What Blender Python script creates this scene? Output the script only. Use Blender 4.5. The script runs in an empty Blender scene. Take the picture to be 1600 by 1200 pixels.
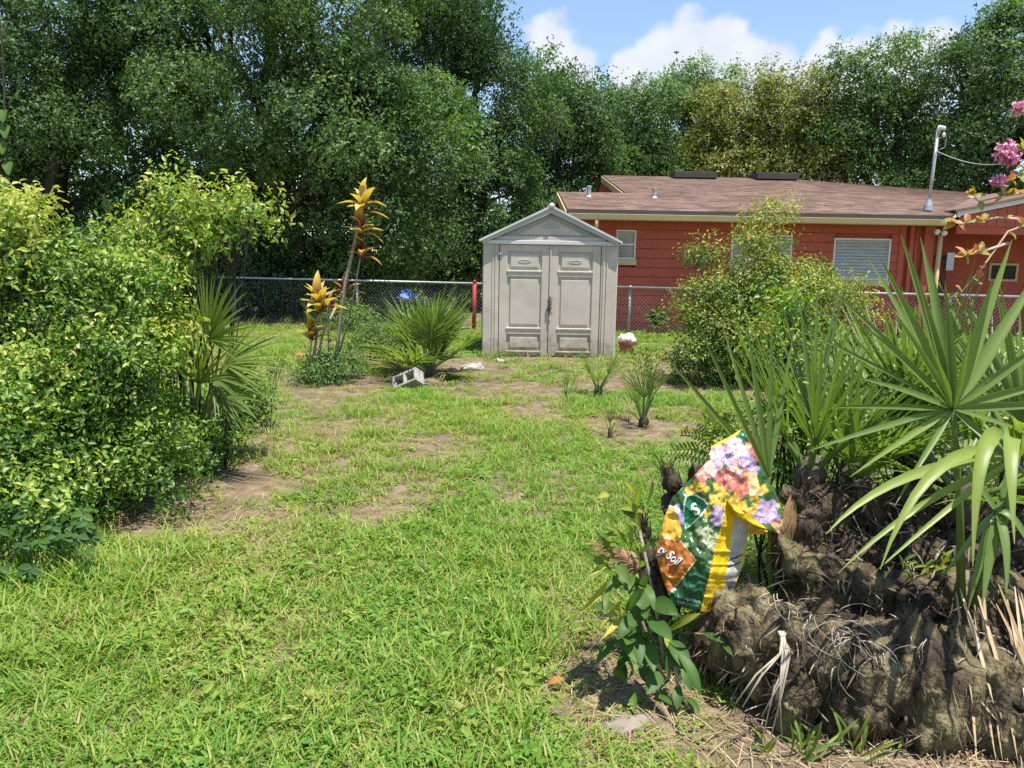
import bpy, bmesh, math, random
import numpy as np
from mathutils import Vector, Matrix, Euler, noise as mnoise

R_ = math.radians
random.seed(7)
rng = np.random.default_rng(11)
SC = bpy.context.scene
COL = SC.collection

# ------------------------------------------------------------------ camera
CAM_H, PITCH, ROLL, FPX = 1.5, R_(9.05), R_(1.0), 1200.0
camd = bpy.data.cameras.new('camera')
camd.sensor_width = 36.0
camd.lens = 36.0 * FPX / 1600.0
camd.clip_start, camd.clip_end = 0.05, 2000.0
cam = bpy.data.objects.new('camera', camd)
COL.objects.link(cam)
CR = Matrix.Rotation(math.pi/2 - PITCH, 3, 'X') @ Matrix.Rotation(ROLL, 3, 'Z')
cam.matrix_world = Matrix.Translation((0, 0, CAM_H)) @ CR.to_4x4()
SC.camera = cam

# ------------------------------------------------------------------ light
SUN_EL, SUN_AZ = R_(75), R_(140)          # azimuth measured clockwise from +Y
sdir = Vector((math.sin(SUN_AZ)*math.cos(SUN_EL), math.cos(SUN_AZ)*math.cos(SUN_EL), math.sin(SUN_EL)))
sund = bpy.data.lights.new('sun', 'SUN')
sund.energy, sund.angle, sund.color = 4.6, R_(0.55), (1.0, 0.95, 0.86)
sun = bpy.data.objects.new('sun', sund)
sun.rotation_euler = (-sdir).to_track_quat('-Z', 'Y').to_euler()
sun.location = (0, 0, 30)
COL.objects.link(sun)

SC.view_settings.view_transform = 'Standard'
SC.view_settings.look = 'None'
SC.view_settings.exposure = 0.98
SC.view_settings.gamma = 1.0
SC.view_settings.use_curve_mapping = False
SC.cycles.use_denoising = False
SC.cycles.max_bounces = 8
SC.cycles.diffuse_bounces = 4
SC.cycles.transmission_bounces = 4
SC.cycles.transparent_max_bounces = 4
SC.cycles.sample_clamp_indirect = 6.0

def cdir(px, py):
    return (CR @ Vector(((px-800)/FPX, -(py-600)/FPX, -1.0)))
def at(px, py, Y):
    d = cdir(px, py)
    return Vector((0, 0, CAM_H)) + d*(Y/d.y)
def gp(px, py, z=0.0):
    d = cdir(px, py)
    return Vector((0, 0, CAM_H)) + d*((z-CAM_H)/d.z)

# world: physical sky with cumulus clouds mixed in by direction
W = bpy.data.worlds.new('World')
SC.world = W
W.use_nodes = True
wn, wl = W.node_tree.nodes, W.node_tree.links
wn.clear()
def WN(t, **k):
    n = wn.new(t)
    for a, b in k.items(): setattr(n, a, b)
    return n
wo = WN('ShaderNodeOutputWorld'); bg = WN('ShaderNodeBackground')
sky = WN('ShaderNodeTexSky', sky_type='NISHITA')
sky.sun_disc = False
sky.sun_elevation, sky.sun_rotation = SUN_EL, SUN_AZ
sky.air_density, sky.dust_density, sky.ozone_density = 1.1, 0.3, 2.2
bg.inputs['Strength'].default_value = 0.105
tc = WN('ShaderNodeTexCoord')
sep = WN('ShaderNodeSeparateXYZ'); wl.new(tc.outputs['Generated'], sep.inputs[0])
def wmath(op, a, b=None, c=None, clamp=False):
    n = WN('ShaderNodeMath', operation=op); n.use_clamp = clamp
    for k, v in enumerate((a, b, c)):
        if v is None: continue
        if isinstance(v, (int, float)): n.inputs[k].default_value = v
        else: wl.new(v, n.inputs[k])
    return n.outputs[0]
nz1 = WN('ShaderNodeTexNoise'); nz1.inputs['Scale'].default_value = 7.0; nz1.inputs['Detail'].default_value = 7.0; nz1.inputs['Roughness'].default_value = 0.55
mp = WN('ShaderNodeMapping'); mp.inputs['Scale'].default_value = (1.0, 1.0, 1.9); mp.inputs['Location'].default_value = (0.35, 0.0, 0.0)
wl.new(tc.outputs['Generated'], mp.inputs[0]); wl.new(mp.outputs[0], nz1.inputs['Vector'])
fine = WN('ShaderNodeTexNoise'); fine.inputs['Scale'].default_value = 26.0; fine.inputs['Detail'].default_value = 6.0
wl.new(tc.outputs['Generated'], fine.inputs['Vector'])
# cumulus banks standing over the horizon: the ones in view plus more round the rest of the sky
banks = []
for (px, py, r) in [(858, 62, 0.034), (985, 112, 0.028), (1035, 100, 0.040), (1085, 82, 0.040), (1125, 75, 0.034), (1180, 102, 0.036), (1215, 92, 0.026), (1300, 105, 0.036),
                    (1345, 95, 0.036), (1400, 88, 0.034), (1460, 82, 0.034), (1010, 150, 0.05), (1110, 150, 0.05), (1210, 150, 0.05), (1330, 150, 0.05), (880, 120, 0.05), (1440, 140, 0.05)]:
    banks.append((cdir(px, py).normalized(), r))
rb = random.Random(3)
for k in range(20):
    a = rb.uniform(0.75, 2*math.pi-0.75); e = rb.uniform(0.2, 0.5)
    for j in range(2):
        aa, ee = a+rb.uniform(-.1, .1), e+rb.uniform(-.03, .03)
        banks.append((Vector((math.sin(aa)*math.cos(ee), math.cos(aa)*math.cos(ee), math.sin(ee))), rb.uniform(.05, .1)))
acc = None
for d, r in banks:
    dn = WN('ShaderNodeVectorMath', operation='DISTANCE')
    wl.new(tc.outputs['Generated'], dn.inputs[0]); dn.inputs[1].default_value = d
    v = wmath('SUBTRACT', 1.0, wmath('DIVIDE', dn.outputs['Value'], r*1.05))
    acc = v if acc is None else wmath('MAXIMUM', acc, v)
dens = wmath('ADD', wmath('MULTIPLY', wmath('MAXIMUM', acc, -1.0), 0.9),
             wmath('ADD', wmath('MULTIPLY', wmath('SUBTRACT', nz1.outputs['Fac'], 0.5), 1.35), wmath('MULTIPLY', wmath('SUBTRACT', fine.outputs['Fac'], 0.5), 0.9)))
mask = WN('ShaderNodeMapRange', interpolation_type='SMOOTHSTEP'); mask.inputs[1].default_value = 0.02; mask.inputs[2].default_value = 0.42
wl.new(dens, mask.inputs[0])
cm = WN('ShaderNodeMix', data_type='RGBA')
cshade = WN('ShaderNodeMix', data_type='RGBA')
wl.new(wmath('MULTIPLY', wmath('SUBTRACT', fine.outputs['Fac'], 0.3), 1.8, clamp=True), cshade.inputs[0])
cshade.inputs[6].default_value = (3.7, 4.0, 4.5, 1); cshade.inputs[7].default_value = (4.9, 4.95, 5.0, 1)
wl.new(wmath('MULTIPLY', mask.outputs[0], 0.93), cm.inputs[0])
wl.new(sky.outputs[0], cm.inputs[6]); wl.new(cshade.outputs[2], cm.inputs[7])
wl.new(cm.outputs[2], bg.inputs['Color']); wl.new(bg.outputs[0], wo.inputs[0])

# ------------------------------------------------------------------ material helpers
def mat(name):
    m = bpy.data.materials.new(name); m.use_nodes = True
    nt = m.node_tree; b = nt.nodes['Principled BSDF']
    return m, nt, b
def nd(nt, t, **k):
    n = nt.nodes.new(t)
    for a, b in k.items(): setattr(n, a, b)
    return n
def c4(c): return (c[0], c[1], c[2], 1.0)
def surf(name, c1, c2, scale=4.0, rough=0.7, bump=0.0, bscale=None, detail=6.0, spec=0.4, stops=None, stretch=None, metal=0.0, c3=None, s3=1.0, t3=(0.55, 0.7)):
    m, nt, b = mat(name); L = nt.links.new
    t = nd(nt, 'ShaderNodeTexCoord'); vec = t.outputs['Object']
    if stretch:
        mp = nd(nt, 'ShaderNodeMapping'); mp.inputs['Scale'].default_value = stretch; L(vec, mp.inputs[0]); vec = mp.outputs[0]
    n = nd(nt, 'ShaderNodeTexNoise'); n.inputs['Scale'].default_value = scale; n.inputs['Detail'].default_value = detail; n.inputs['Roughness'].default_value = 0.62
    L(vec, n.inputs['Vector'])
    r = nd(nt, 'ShaderNodeValToRGB'); r.color_ramp.elements[0].position, r.color_ramp.elements[1].position = stops or (0.3, 0.7)
    r.color_ramp.elements[0].color, r.color_ramp.elements[1].color = c4(c1), c4(c2)
    L(n.outputs['Fac'], r.inputs[0]); out = r.outputs[0]
    if c3:
        n3 = nd(nt, 'ShaderNodeTexNoise'); n3.inputs['Scale'].default_value = s3; n3.inputs['Detail'].default_value = 5; L(vec, n3.inputs['Vector'])
        mr = nd(nt, 'ShaderNodeMapRange'); mr.inputs[1].default_value, mr.inputs[2].default_value = t3; L(n3.outputs['Fac'], mr.inputs[0])
        mx = nd(nt, 'ShaderNodeMix', data_type='RGBA'); L(mr.outputs[0], mx.inputs[0]); L(out, mx.inputs[6]); mx.inputs[7].default_value = c4(c3); out = mx.outputs[2]
    L(out, b.inputs['Base Color'])
    b.inputs['Roughness'].default_value = rough; b.inputs['Specular IOR Level'].default_value = spec; b.inputs['Metallic'].default_value = metal
    if bump:
        bn = nd(nt, 'ShaderNodeTexNoise'); bn.inputs['Scale'].default_value = bscale or scale*4; bn.inputs['Detail'].default_value = 6; L(vec, bn.inputs['Vector'])
        bp = nd(nt, 'ShaderNodeBump'); bp.inputs['Strength'].default_value = bump; bp.inputs['Distance'].default_value = 0.02
        L(bn.outputs['Fac'], bp.inputs['Height']); L(bp.outputs[0], b.inputs['Normal'])
    return m
def leafmat(name, stops, trans=0.35, rough=0.45, spec=0.5, tcol=(1.3, 1.5, 0.6), nscale=0.0):
    """stops: list of (position, colour) along the per-leaf attribute 'tint' (leaf age and kind)"""
    m, nt, b = mat(name); L = nt.links.new
    a = nd(nt, 'ShaderNodeAttribute', attribute_name='tint'); fac = a.outputs['Fac']
    if nscale:
        g = nd(nt, 'ShaderNodeNewGeometry'); n = nd(nt, 'ShaderNodeTexNoise'); n.inputs['Scale'].default_value = nscale; L(g.outputs['Position'], n.inputs['Vector'])
        ma = nd(nt, 'ShaderNodeMath', operation='MULTIPLY_ADD'); L(n.outputs['Fac'], ma.inputs[0]); ma.inputs[1].default_value = 0.5; ma.inputs[2].default_value = -0.25
        ad = nd(nt, 'ShaderNodeMath', operation='ADD', use_clamp=True); L(fac, ad.inputs[0]); L(ma.outputs[0], ad.inputs[1]); fac = ad.outputs[0]
    r = nd(nt, 'ShaderNodeValToRGB'); e = r.color_ramp.elements
    while len(e) < len(stops): e.new(0.5)
    for k, (p, c) in enumerate(stops): e[k].position = p; e[k].color = c4(c)
    L(fac, r.inputs[0]); L(r.outputs[0], b.inputs['Base Color'])
    b.inputs['Roughness'].default_value = rough; b.inputs['Specular IOR Level'].default_value = spec
    tr = nd(nt, 'ShaderNodeBsdfTranslucent')
    mu = nd(nt, 'ShaderNodeMix', data_type='RGBA', blend_type='MULTIPLY'); mu.inputs[0].default_value = 1.0
    L(r.outputs[0], mu.inputs[6]); mu.inputs[7].default_value = c4(tcol); L(mu.outputs[2], tr.inputs['Color'])
    mx = nd(nt, 'ShaderNodeMixShader'); mx.inputs[0].default_value = trans
    L(b.outputs[0], mx.inputs[1]); L(tr.outputs[0], mx.inputs[2]); L(mx.outputs[0], nt.nodes['Material Output'].inputs['Surface'])
    return m

# ------------------------------------------------------------------ object helpers
def link(o, parent=None):
    COL.objects.link(o)
    if parent is not None:
        o.parent = parent
        M = Matrix.Identity(4); p = parent
        while p is not None:
            M = p.matrix_basis @ M if p.parent is None else p.matrix_parent_inverse @ p.matrix_basis @ M
            p = p.parent
        o.matrix_parent_inverse = M.inverted()
    return o
def tag(o, label=None, cat=None, group=None, kind=None):
    if label: o['label'] = label
    if cat: o['category'] = cat
    if group: o['group'] = group
    if kind: o['kind'] = kind
    return o
def thing(name, loc, label, cat, group=None):
    o = bpy.data.objects.new(name, None); o.location = loc; o.empty_display_size = 0.2
    COL.objects.link(o)
    return tag(o, label, cat, group)
class MB:
    def __init__(s): s.v, s.f = [], []
    def add(s, v, f):
        n = len(s.v); s.v += [tuple(p) for p in v]; s.f += [tuple(i+n for i in q) for q in f]; return s
    def box(s, x0, x1, y0, y1, z0, z1):
        v = [(x, y, z) for z in (z0, z1) for y in (y0, y1) for x in (x0, x1)]
        return s.add(v, [(0, 2, 3, 1), (4, 5, 7, 6), (0, 1, 5, 4), (1, 3, 7, 5), (3, 2, 6, 7), (2, 0, 4, 6)])
    def prism(s, poly, off):
        """closed prism: polygon (3D points) swept by vector off"""
        n = len(poly); off = Vector(off)
        v = [Vector(p) for p in poly] + [Vector(p)+off for p in poly]
        return s.add(v, [tuple(range(n))[::-1], tuple(range(n, 2*n))] + [(i, (i+1) % n, n+(i+1) % n, n+i) for i in range(n)])
    def tube(s, pts, rad, k=6, caps=True):
        pts = [Vector(p) for p in pts]; n = len(pts)
        if not hasattr(rad, '__len__'): rad = [rad]*n
        vs = []; up = None
        for i, p in enumerate(pts):
            t = (pts[min(i+1, n-1)] - pts[max(i-1, 0)])
            if t.length < 1e-9: t = Vector((0, 0, 1))
            t.normalize()
            if up is None: up = t.orthogonal()
            up = (up - t*up.dot(t))
            if up.length < 1e-6: up = t.orthogonal()
            up.normalize(); w = t.cross(up)
            for j in range(k):
                a = 2*math.pi*j/k; vs.append(p + (up*math.cos(a)+w*math.sin(a))*rad[i])
        fs = [(i*k+j, i*k+(j+1) % k, (i+1)*k+(j+1) % k, (i+1)*k+j) for i in range(n-1) for j in range(k)]
        if caps: fs += [tuple(range(k))[::-1], tuple(range((n-1)*k, n*k))]
        return s.add(vs, fs)
    def lathe(s, prof, c, k=20, caps=True):
        vs = [(c[0]+r*math.cos(2*math.pi*j/k), c[1]+r*math.sin(2*math.pi*j/k), c[2]+z) for r, z in prof for j in range(k)]
        n = len(prof)
        fs = [(i*k+j, i*k+(j+1) % k, (i+1)*k+(j+1) % k, (i+1)*k+j) for i in range(n-1) for j in range(k)]
        if caps: fs += [tuple(range(k))[::-1], tuple(range((n-1)*k, n*k))]
        return s.add(vs, fs)
    def build(s, name, m, parent=None, smooth=False, bevel=0.0, label=None):
        me = bpy.data.meshes.new(name); me.from_pydata(s.v, [], s.f)
        if m: me.materials.append(m)
        if smooth: me.polygons.foreach_set('use_smooth', [True]*len(me.polygons))
        o = bpy.data.objects.new(name, me); link(o, parent)
        if bevel:
            b = o.modifiers.new('bevel', 'BEVEL'); b.width = bevel; b.segments = 2; b.limit_method = 'ANGLE'; b.angle_limit = R_(40)
        if label: o['label'] = label
        return o
def npmesh(name, V, F, m, parent=None, tint=None, smooth=False, extra=None):
    """mesh object straight from numpy arrays; F is (n,3) or (n,4)"""
    me = bpy.data.meshes.new(name); V = np.ascontiguousarray(V, dtype=np.float32); F = np.ascontiguousarray(F, dtype=np.int32)
    k = F.shape[1]
    me.vertices.add(len(V)); me.vertices.foreach_set('co', V.ravel())
    me.loops.add(F.size); me.loops.foreach_set('vertex_index', F.ravel())
    me.polygons.add(len(F)); me.polygons.foreach_set('loop_start', np.arange(0, F.size, k, dtype=np.int32))
    me.update(calc_edges=True)
    if tint is not None:
        a = me.attributes.new('tint', 'FLOAT', 'POINT'); a.data.foreach_set('value', np.ascontiguousarray(tint, dtype=np.float32))
    if smooth: me.polygons.foreach_set('use_smooth', np.ones(len(F), dtype=bool))
    if m: me.materials.append(m)
    o = bpy.data.objects.new(name, me)
    return link(o, parent)

# ------------------------------------------------------------------ numpy noise
def _hash(ix, iy, s):
    h = np.sin(ix*127.1 + iy*311.7 + s*74.7)*43758.5453
    return h - np.floor(h)
def vnoise(x, y, s=0):
    ix, iy = np.floor(x), np.floor(y); fx, fy = x-ix, y-iy
    ux, uy = fx*fx*(3-2*fx), fy*fy*(3-2*fy)
    a, b, c, d = _hash(ix, iy, s), _hash(ix+1, iy, s), _hash(ix, iy+1, s), _hash(ix+1, iy+1, s)
    return (a*(1-ux)+b*ux)*(1-uy) + (c*(1-ux)+d*ux)*uy
def fbm(x, y, o=4, s=0):
    t, a, n = 0, 0.5, 0
    for k in range(o): t = t + a*vnoise(x*2**k, y*2**k, s+k*3); n += a; a *= 0.5
    return t/n

# ------------------------------------------------------------------ leaves and sprigs
def rot_to(d, spin):
    """(n,3,3) frames whose local Z runs along d, turned by spin about it"""
    d = d/np.linalg.norm(d, axis=1, keepdims=True)
    h = np.where(np.abs(d[:, 2:3]) > 0.9, np.array([[1.0, 0, 0]]), np.array([[0, 0, 1.0]]))
    x = np.cross(h, d); x /= np.linalg.norm(x, axis=1, keepdims=True); y = np.cross(d, x)
    c, s = np.cos(spin)[:, None], np.sin(spin)[:, None]
    return np.stack([x*c+y*s, -x*s+y*c, d], axis=2)
def leaf_template(l, w, n=4, fold=0.25, curl=0.15):
    """leaf along +Y in the XY plane, local Z up"""
    if n == 4:
        v = np.array([(0, 0, 0), (w/2, l*.45, fold*w), (0, l, -curl*l), (-w/2, l*.45, fold*w)]); f = np.array([(0, 1, 2), (0, 2, 3)])
    else:
        v = np.array([(0, 0, 0), (w*.42, l*.28, fold*w), (w*.40, l*.62, fold*w*.8-curl*l*.3), (0, l, -curl*l), (-w*.40, l*.62, fold*w*.8-curl*l*.3), (-w*.42, l*.28, fold*w), (0, l*.45, -curl*l*.1)])
        f = np.array([(0, 1, 6), (1, 2, 6), (2, 3, 6), (3, 4, 6), (4, 5, 6), (5, 0, 6)])
    return v, f
def place(T, P, R, S, tint):
    """T = (verts, faces[, tint]) copied at P with frames R and sizes S"""
    tv, tf = T[0], T[1]; n, k = len(P), len(tv)
    V = np.einsum('nij,kj->nki', R, tv)*S[:, None, None] + P[:, None, :]
    F = (tf[None, :, :] + (np.arange(n)*k)[:, None, None]).reshape(-1, tf.shape[1])
    tt = np.repeat(tint, k)
    if len(T) > 2: tt = tt + np.tile(T[2], n)
    return V.reshape(-1, 3), F, tt
def join(parts):
    V, F, T, o = [], [], [], 0
    for v, f, t in parts:
        V.append(v); F.append(f+o); T.append(t); o += len(v)
    return np.concatenate(V), np.concatenate(F), np.concatenate(T)
def sprig(n, length, ll, lw, spread, leafn=4, twigs=3, droop=0.2, tipbright=0.1):
    """a spray of leaves growing along +Z"""
    leaf = leaf_template(ll, lw, leafn)
    t = rng.random(n)**0.8; tw = rng.integers(0, twigs, n)
    ang = tw*2*math.pi/twigs + rng.uniform(-.3, .3, n)
    out = spread*t*(0.7+0.6*rng.random(n))
    P = np.stack([np.cos(ang)*out, np.sin(ang)*out, length*t - droop*out], 1) + rng.normal(0, .04*length, (n, 3))
    a2 = rng.uniform(0, 2*math.pi, n)
    d = np.stack([np.cos(a2), np.sin(a2), rng.uniform(-.5, .9, n)], 1) + np.stack([np.cos(ang), np.sin(ang), 0*ang+.3], 1)*.6
    d /= np.linalg.norm(d, axis=1, keepdims=True)
    up = np.stack([rng.normal(0, .45, n), rng.normal(0, .45, n), np.ones(n)], 1)
    x = np.cross(d, up); x /= np.linalg.norm(x, axis=1, keepdims=True); z = np.cross(x, d)
    Rm = np.stack([x, d, z], 2)
    V, F, T = place(leaf, P, Rm, rng.uniform(.7, 1.25, n), rng.normal(0, .10, n) + tipbright*(t-.5))
    return V, F, T
def bake(name, P, D, S, tint, sprigs, m, parent):
    """real leaves: sprigs placed at P, growing along D"""
    idx = rng.integers(0, len(sprigs), len(P)); Rm = rot_to(D, rng.uniform(0, 2*math.pi, len(P))); parts = []
    for k, T in enumerate(sprigs):
        q = idx == k
        if q.any(): parts.append(place(T, P[q], Rm[q], S[q], tint[q]))
    V, F, T = join(parts)
    o = npmesh(name, V, F, m, parent, tint=np.clip(T, 0, 1)); o['kind'] = 'stuff'
    return o
def lobe_points(lobes, dens, shell=0.5, ragged=0.5, clump=0.0):
    """points spread through ellipsoids, thicker towards the outside, with an uneven surface;
    clump > 0 gathers them on separate boughs of about that radius"""
    Ps, Ds, Hs = [], [], []
    lobe_points.tint = []
    for (c, r) in lobes:
        c = np.array(c); r = np.array(r) if hasattr(r, '__len__') else np.array([r, r, r])
        n = int(dens*(r.prod()**(2/3))*(.35 if c[2] > 8.6 and 15 < c[1] < 26 else 1)+20)
        d = rng.normal(0, 1, (n, 3)); d /= np.linalg.norm(d, axis=1, keepdims=True)
        ph = rng.uniform(0, 99)
        if clump:
            K = max(5, int(2.3*(r.prod()**(2/3))/clump**2)); e = rng.normal(0, 1, (K, 3)); e /= np.linalg.norm(e, axis=1, keepdims=True)
            rk = (shell + (1-shell)*rng.random(K)**.5)*(1-ragged*.35+ragged*.7*rng.random(K)); cc = c + e*r*rk[:, None]; sz = clump*rng.uniform(.55, 1.35, K)
            w = sz**2; k = rng.choice(K, n, p=w/w.sum()); rad = rng.random(n)**.42
            off = d*np.array([1.15, 1.15, .62])*(sz[k]*rad)[:, None]; off[:, 2] += sz[k]*.12*(1-rad)
            P = cc[k] + off
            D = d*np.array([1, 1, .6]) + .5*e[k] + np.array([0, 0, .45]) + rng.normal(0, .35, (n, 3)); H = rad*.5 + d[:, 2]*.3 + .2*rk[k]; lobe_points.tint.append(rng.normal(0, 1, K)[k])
        else:
            bump = fbm(np.arctan2(d[:, 1], d[:, 0])*2.2+ph+7, d[:, 2]*3+ph, 3)
            rad = (shell + (1-shell)*rng.random(n)**.6)*(1-ragged*.6 + ragged*1.3*bump)
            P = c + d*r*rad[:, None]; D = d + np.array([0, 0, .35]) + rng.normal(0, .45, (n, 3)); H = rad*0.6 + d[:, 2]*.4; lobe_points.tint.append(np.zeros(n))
        Ps.append(P); Ds.append(D); Hs.append(H)
    lobe_points.tint = np.concatenate(lobe_points.tint)
    return np.concatenate(Ps), np.concatenate(Ds), np.concatenate(Hs)

def curve_pts(a, b, n, wob, rise=0.0, seed=0):
    r = random.Random(seed); a, b = Vector(a), Vector(b); L = (b-a).length; out = []
    o1, o2 = [Vector([r.uniform(-1, 1) for _ in range(3)])*wob*L for _ in range(2)]
    for i in range(n+1):
        t = i/n
        p = a.lerp(b, t) + o1*math.sin(math.pi*t) + o2*math.sin(2*math.pi*t)*.5 + Vector((0, 0, rise*L*math.sin(math.pi*t)))
        out.append(p)
    return out

# ================================================================== SETTING: ground and lawn
M_soil = surf('sandy_soil', (0.10, 0.07, 0.042), (0.33, 0.25, 0.175), scale=9.0, rough=0.95, bump=0.9, bscale=90, spec=0.1, c3=(0.15, 0.115, 0.07), s3=3.0, t3=(0.45, 0.6), detail=12)
gm = MB(); gm.add([(-250, -30, 0), (250, -30, 0), (250, 600, 0), (-250, 600, 0)], [(0, 1, 2, 3)])
tag(gm.build('ground', M_soil), 'sandy soil ground under the lawn', 'ground', kind='structure')

# bare and thin places in the lawn: (ellipse on the ground from photo pixels, strength)
BARE = []
for (x0, y0, x1, y1, s) in [(240, 735, 440, 772, .95), (200, 775, 360, 825, .95), (370, 690, 470, 712, .6), (480, 660, 560, 685, .7), (560, 755, 660, 808, .62), (625, 688, 735, 725, .62),
                            (700, 600, 900, 622, .75), (800, 630, 870, 650, .7), (690, 565, 790, 590, .8), (900, 590, 1100, 615, .8), (950, 650, 1060, 690, .9), (560, 590, 640, 612, .8),
                            (1000, 575, 1200, 600, .7), (440, 590, 580, 625, .9), (1040, 660, 1250, 720, .7), (900, 1010, 1100, 1200, .8), (1080, 1100, 1640, 1260, 1.2),
                            (860, 900, 960, 1000, .35), (1150, 600, 1340, 640, .8), (300, 800, 460, 835, .45), (640, 560, 720, 600, .8), (700, 560, 960, 568, .5), (560, 640, 640, 670, .5)]:
    a, b = gp((x0+x1)/2, y1), gp((x0+x1)/2, y0); l, r = gp(x0, (y0+y1)/2), gp(x1, (y0+y1)/2)
    BARE.append(((l.x+r.x)/2, (a.y+b.y)/2, abs(r.x-l.x)/2+.05, abs(b.y-a.y)/2+.1, s))
def bareness(x, y):
    b = 0.55*np.clip((fbm(x*.9+3, y*.9+5, 4, 2)-.55)*5, 0, 1)
    w = fbm(x*2.5, y*2.5, 3, 9)
    for (cx, cy, rx, ry, s) in BARE:
        d = np.sqrt(((x-cx)/rx)**2 + ((y-cy)/ry)**2)
        b = np.maximum(b, s*np.clip(1.7-d*1.15+(w-.5)*1.6, 0, 1))
    return np.clip(b, 0, 1.2)

def tuft(n, rad, h, w, lean, seg=3, splay=1.0):
    """grass tuft: n bent blades"""
    V, F, T = [], [], []
    for i in range(n):
        a = rng.uniform(0, 2*math.pi); r = rad*math.sqrt(rng.random()); ba = rng.uniform(0, 2*math.pi)*.7 + a*.3
        hh = h*rng.uniform(.45, 1.15); ln = hh*lean*rng.uniform(.3, 1.3); ww = w*rng.uniform(.6, 1.2)
        dx, dy = math.cos(ba), math.sin(ba); base = len(V); t0 = rng.normal(0, .12)
        for k in range(seg+1):
            t = k/seg; p = np.array([math.cos(a)*r + dx*ln*t**1.8, math.sin(a)*r + dy*ln*t**1.8, hh*(t-.25*lean*t*t)])
            wd = ww*(1-t**2.2)*.5; tw = rng.uniform(-.2, .2)
            if k < seg:
                V += [p+np.array([-dy, dx, tw])*wd, p+np.array([dy, -dx, -tw])*wd]; T += [t0+.12*t]*2
            else: V.append(p); T.append(t0+.15)
        for k in range(seg-1): q = base+2*k; F += [(q, q+1, q+3), (q, q+3, q+2)]
        q = base+2*(seg-1); F.append((q, q+1, q+2))
    return np.array(V), np.array(F), np.array(T)
M_grass = leafmat('lawn_grass', [(0.0, (0.40, 0.32, 0.17)), (0.2, (0.36, 0.36, 0.10)), (0.42, (0.245, 0.355, 0.055)), (0.7, (0.115, 0.26, 0.034)), (1.0, (0.20, 0.36, 0.06))], trans=0.42, rough=0.5, spec=0.35, tcol=(1.25, 1.35, .55))
# per-tuft tint comes from the scattered points
nt = M_grass.node_tree
att = nd(nt, 'ShaderNodeAttribute', attribute_name='ptint', attribute_type='INSTANCER'); own = [n for n in nt.nodes if n.type == 'ATTRIBUTE' and n.attribute_name == 'tint'][0]
ad = nd(nt, 'ShaderNodeMath', operation='ADD', use_clamp=True); nt.links.new(att.outputs['Fac'], ad.inputs[0]); nt.links.new(own.outputs['Fac'], ad.inputs[1])
nt.links.new(ad.outputs[0], [n for n in nt.nodes if n.type == 'VALTORGB'][0].inputs[0])
tufts = [tuft(22, .07, .055, .0070, 1.3), tuft(20, .075, .065, .0066, 1.0), tuft(13, .06, .115, .0070, .7, 4), tuft(20, .08, .040, .0080, 1.8), tuft(14, .08, .028, .0050, 2.4), tuft(12, .07, .060, .0105, 1.6, 4)]
def clover(n, rad, l, w):
    a, r = rng.uniform(0, 6.28, n), rad*np.sqrt(rng.random(n)); P = np.stack([np.cos(a)*r, np.sin(a)*r, rng.uniform(.015, .045, n)], 1)
    d = np.stack([np.cos(a*3), np.sin(a*3), rng.uniform(-.1, .5, n)], 1); d /= np.linalg.norm(d, axis=1, keepdims=True); up = np.stack([rng.normal(0, .3, n), rng.normal(0, .3, n), np.ones(n)], 1)
    x = np.cross(d, up); x /= np.linalg.norm(x, axis=1, keepdims=True); return place(leaf_template(l, w, 7), P, np.stack([x, d, np.cross(x, d)], 2), rng.uniform(.6, 1.2, n), .16+rng.normal(0, .08, n))
tufts += [clover(26, .08, .026, .019), clover(14, .07, .045, .022)]
srcs = []
for T in tufts:
    me = bpy.data.meshes.new('grass_tuft'); me.from_pydata(T[0].tolist(), [], T[1].tolist()); me.materials.append(M_grass)
    a = me.attributes.new('tint', 'FLOAT', 'POINT'); a.data.foreach_set('value', T[2].astype(np.float32))
    srcs.append(bpy.data.objects.new('grass_tuft', me))
gng = bpy.data.node_groups.new('grass_scatter', 'GeometryNodeTree')
gng.interface.new_socket('Geometry', in_out='INPUT', socket_type='NodeSocketGeometry'); gng.interface.new_socket('Geometry', in_out='OUTPUT', socket_type='NodeSocketGeometry')
gN, gL = gng.nodes.new, gng.links.new
gi, go, gip, gj = gN('NodeGroupInput'), gN('NodeGroupOutput'), gN('GeometryNodeInstanceOnPoints'), gN('GeometryNodeJoinGeometry')
for s in reversed(srcs):
    oi = gN('GeometryNodeObjectInfo'); oi.inputs['Object'].default_value = s
    g2 = gN('GeometryNodeGeometryToInstance'); gL(oi.outputs['Geometry'], g2.inputs[0]); gL(g2.outputs[0], gj.inputs[0])
def gattr(nm, ty):
    n = gN('GeometryNodeInputNamedAttribute'); n.data_type = ty; n.inputs[0].default_value = nm; return n.outputs[0]
gip.inputs['Pick Instance'].default_value = True
gL(gi.outputs[0], gip.inputs['Points']); gL(gj.outputs[0], gip.inputs['Instance']); gL(gattr('vidx', 'INT'), gip.inputs['Instance Index'])
gL(gattr('rot', 'FLOAT_VECTOR'), gip.inputs['Rotation']); gL(gattr('scl', 'FLOAT_VECTOR'), gip.inputs['Scale']); gL(gip.outputs[0], go.inputs[0])

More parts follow.
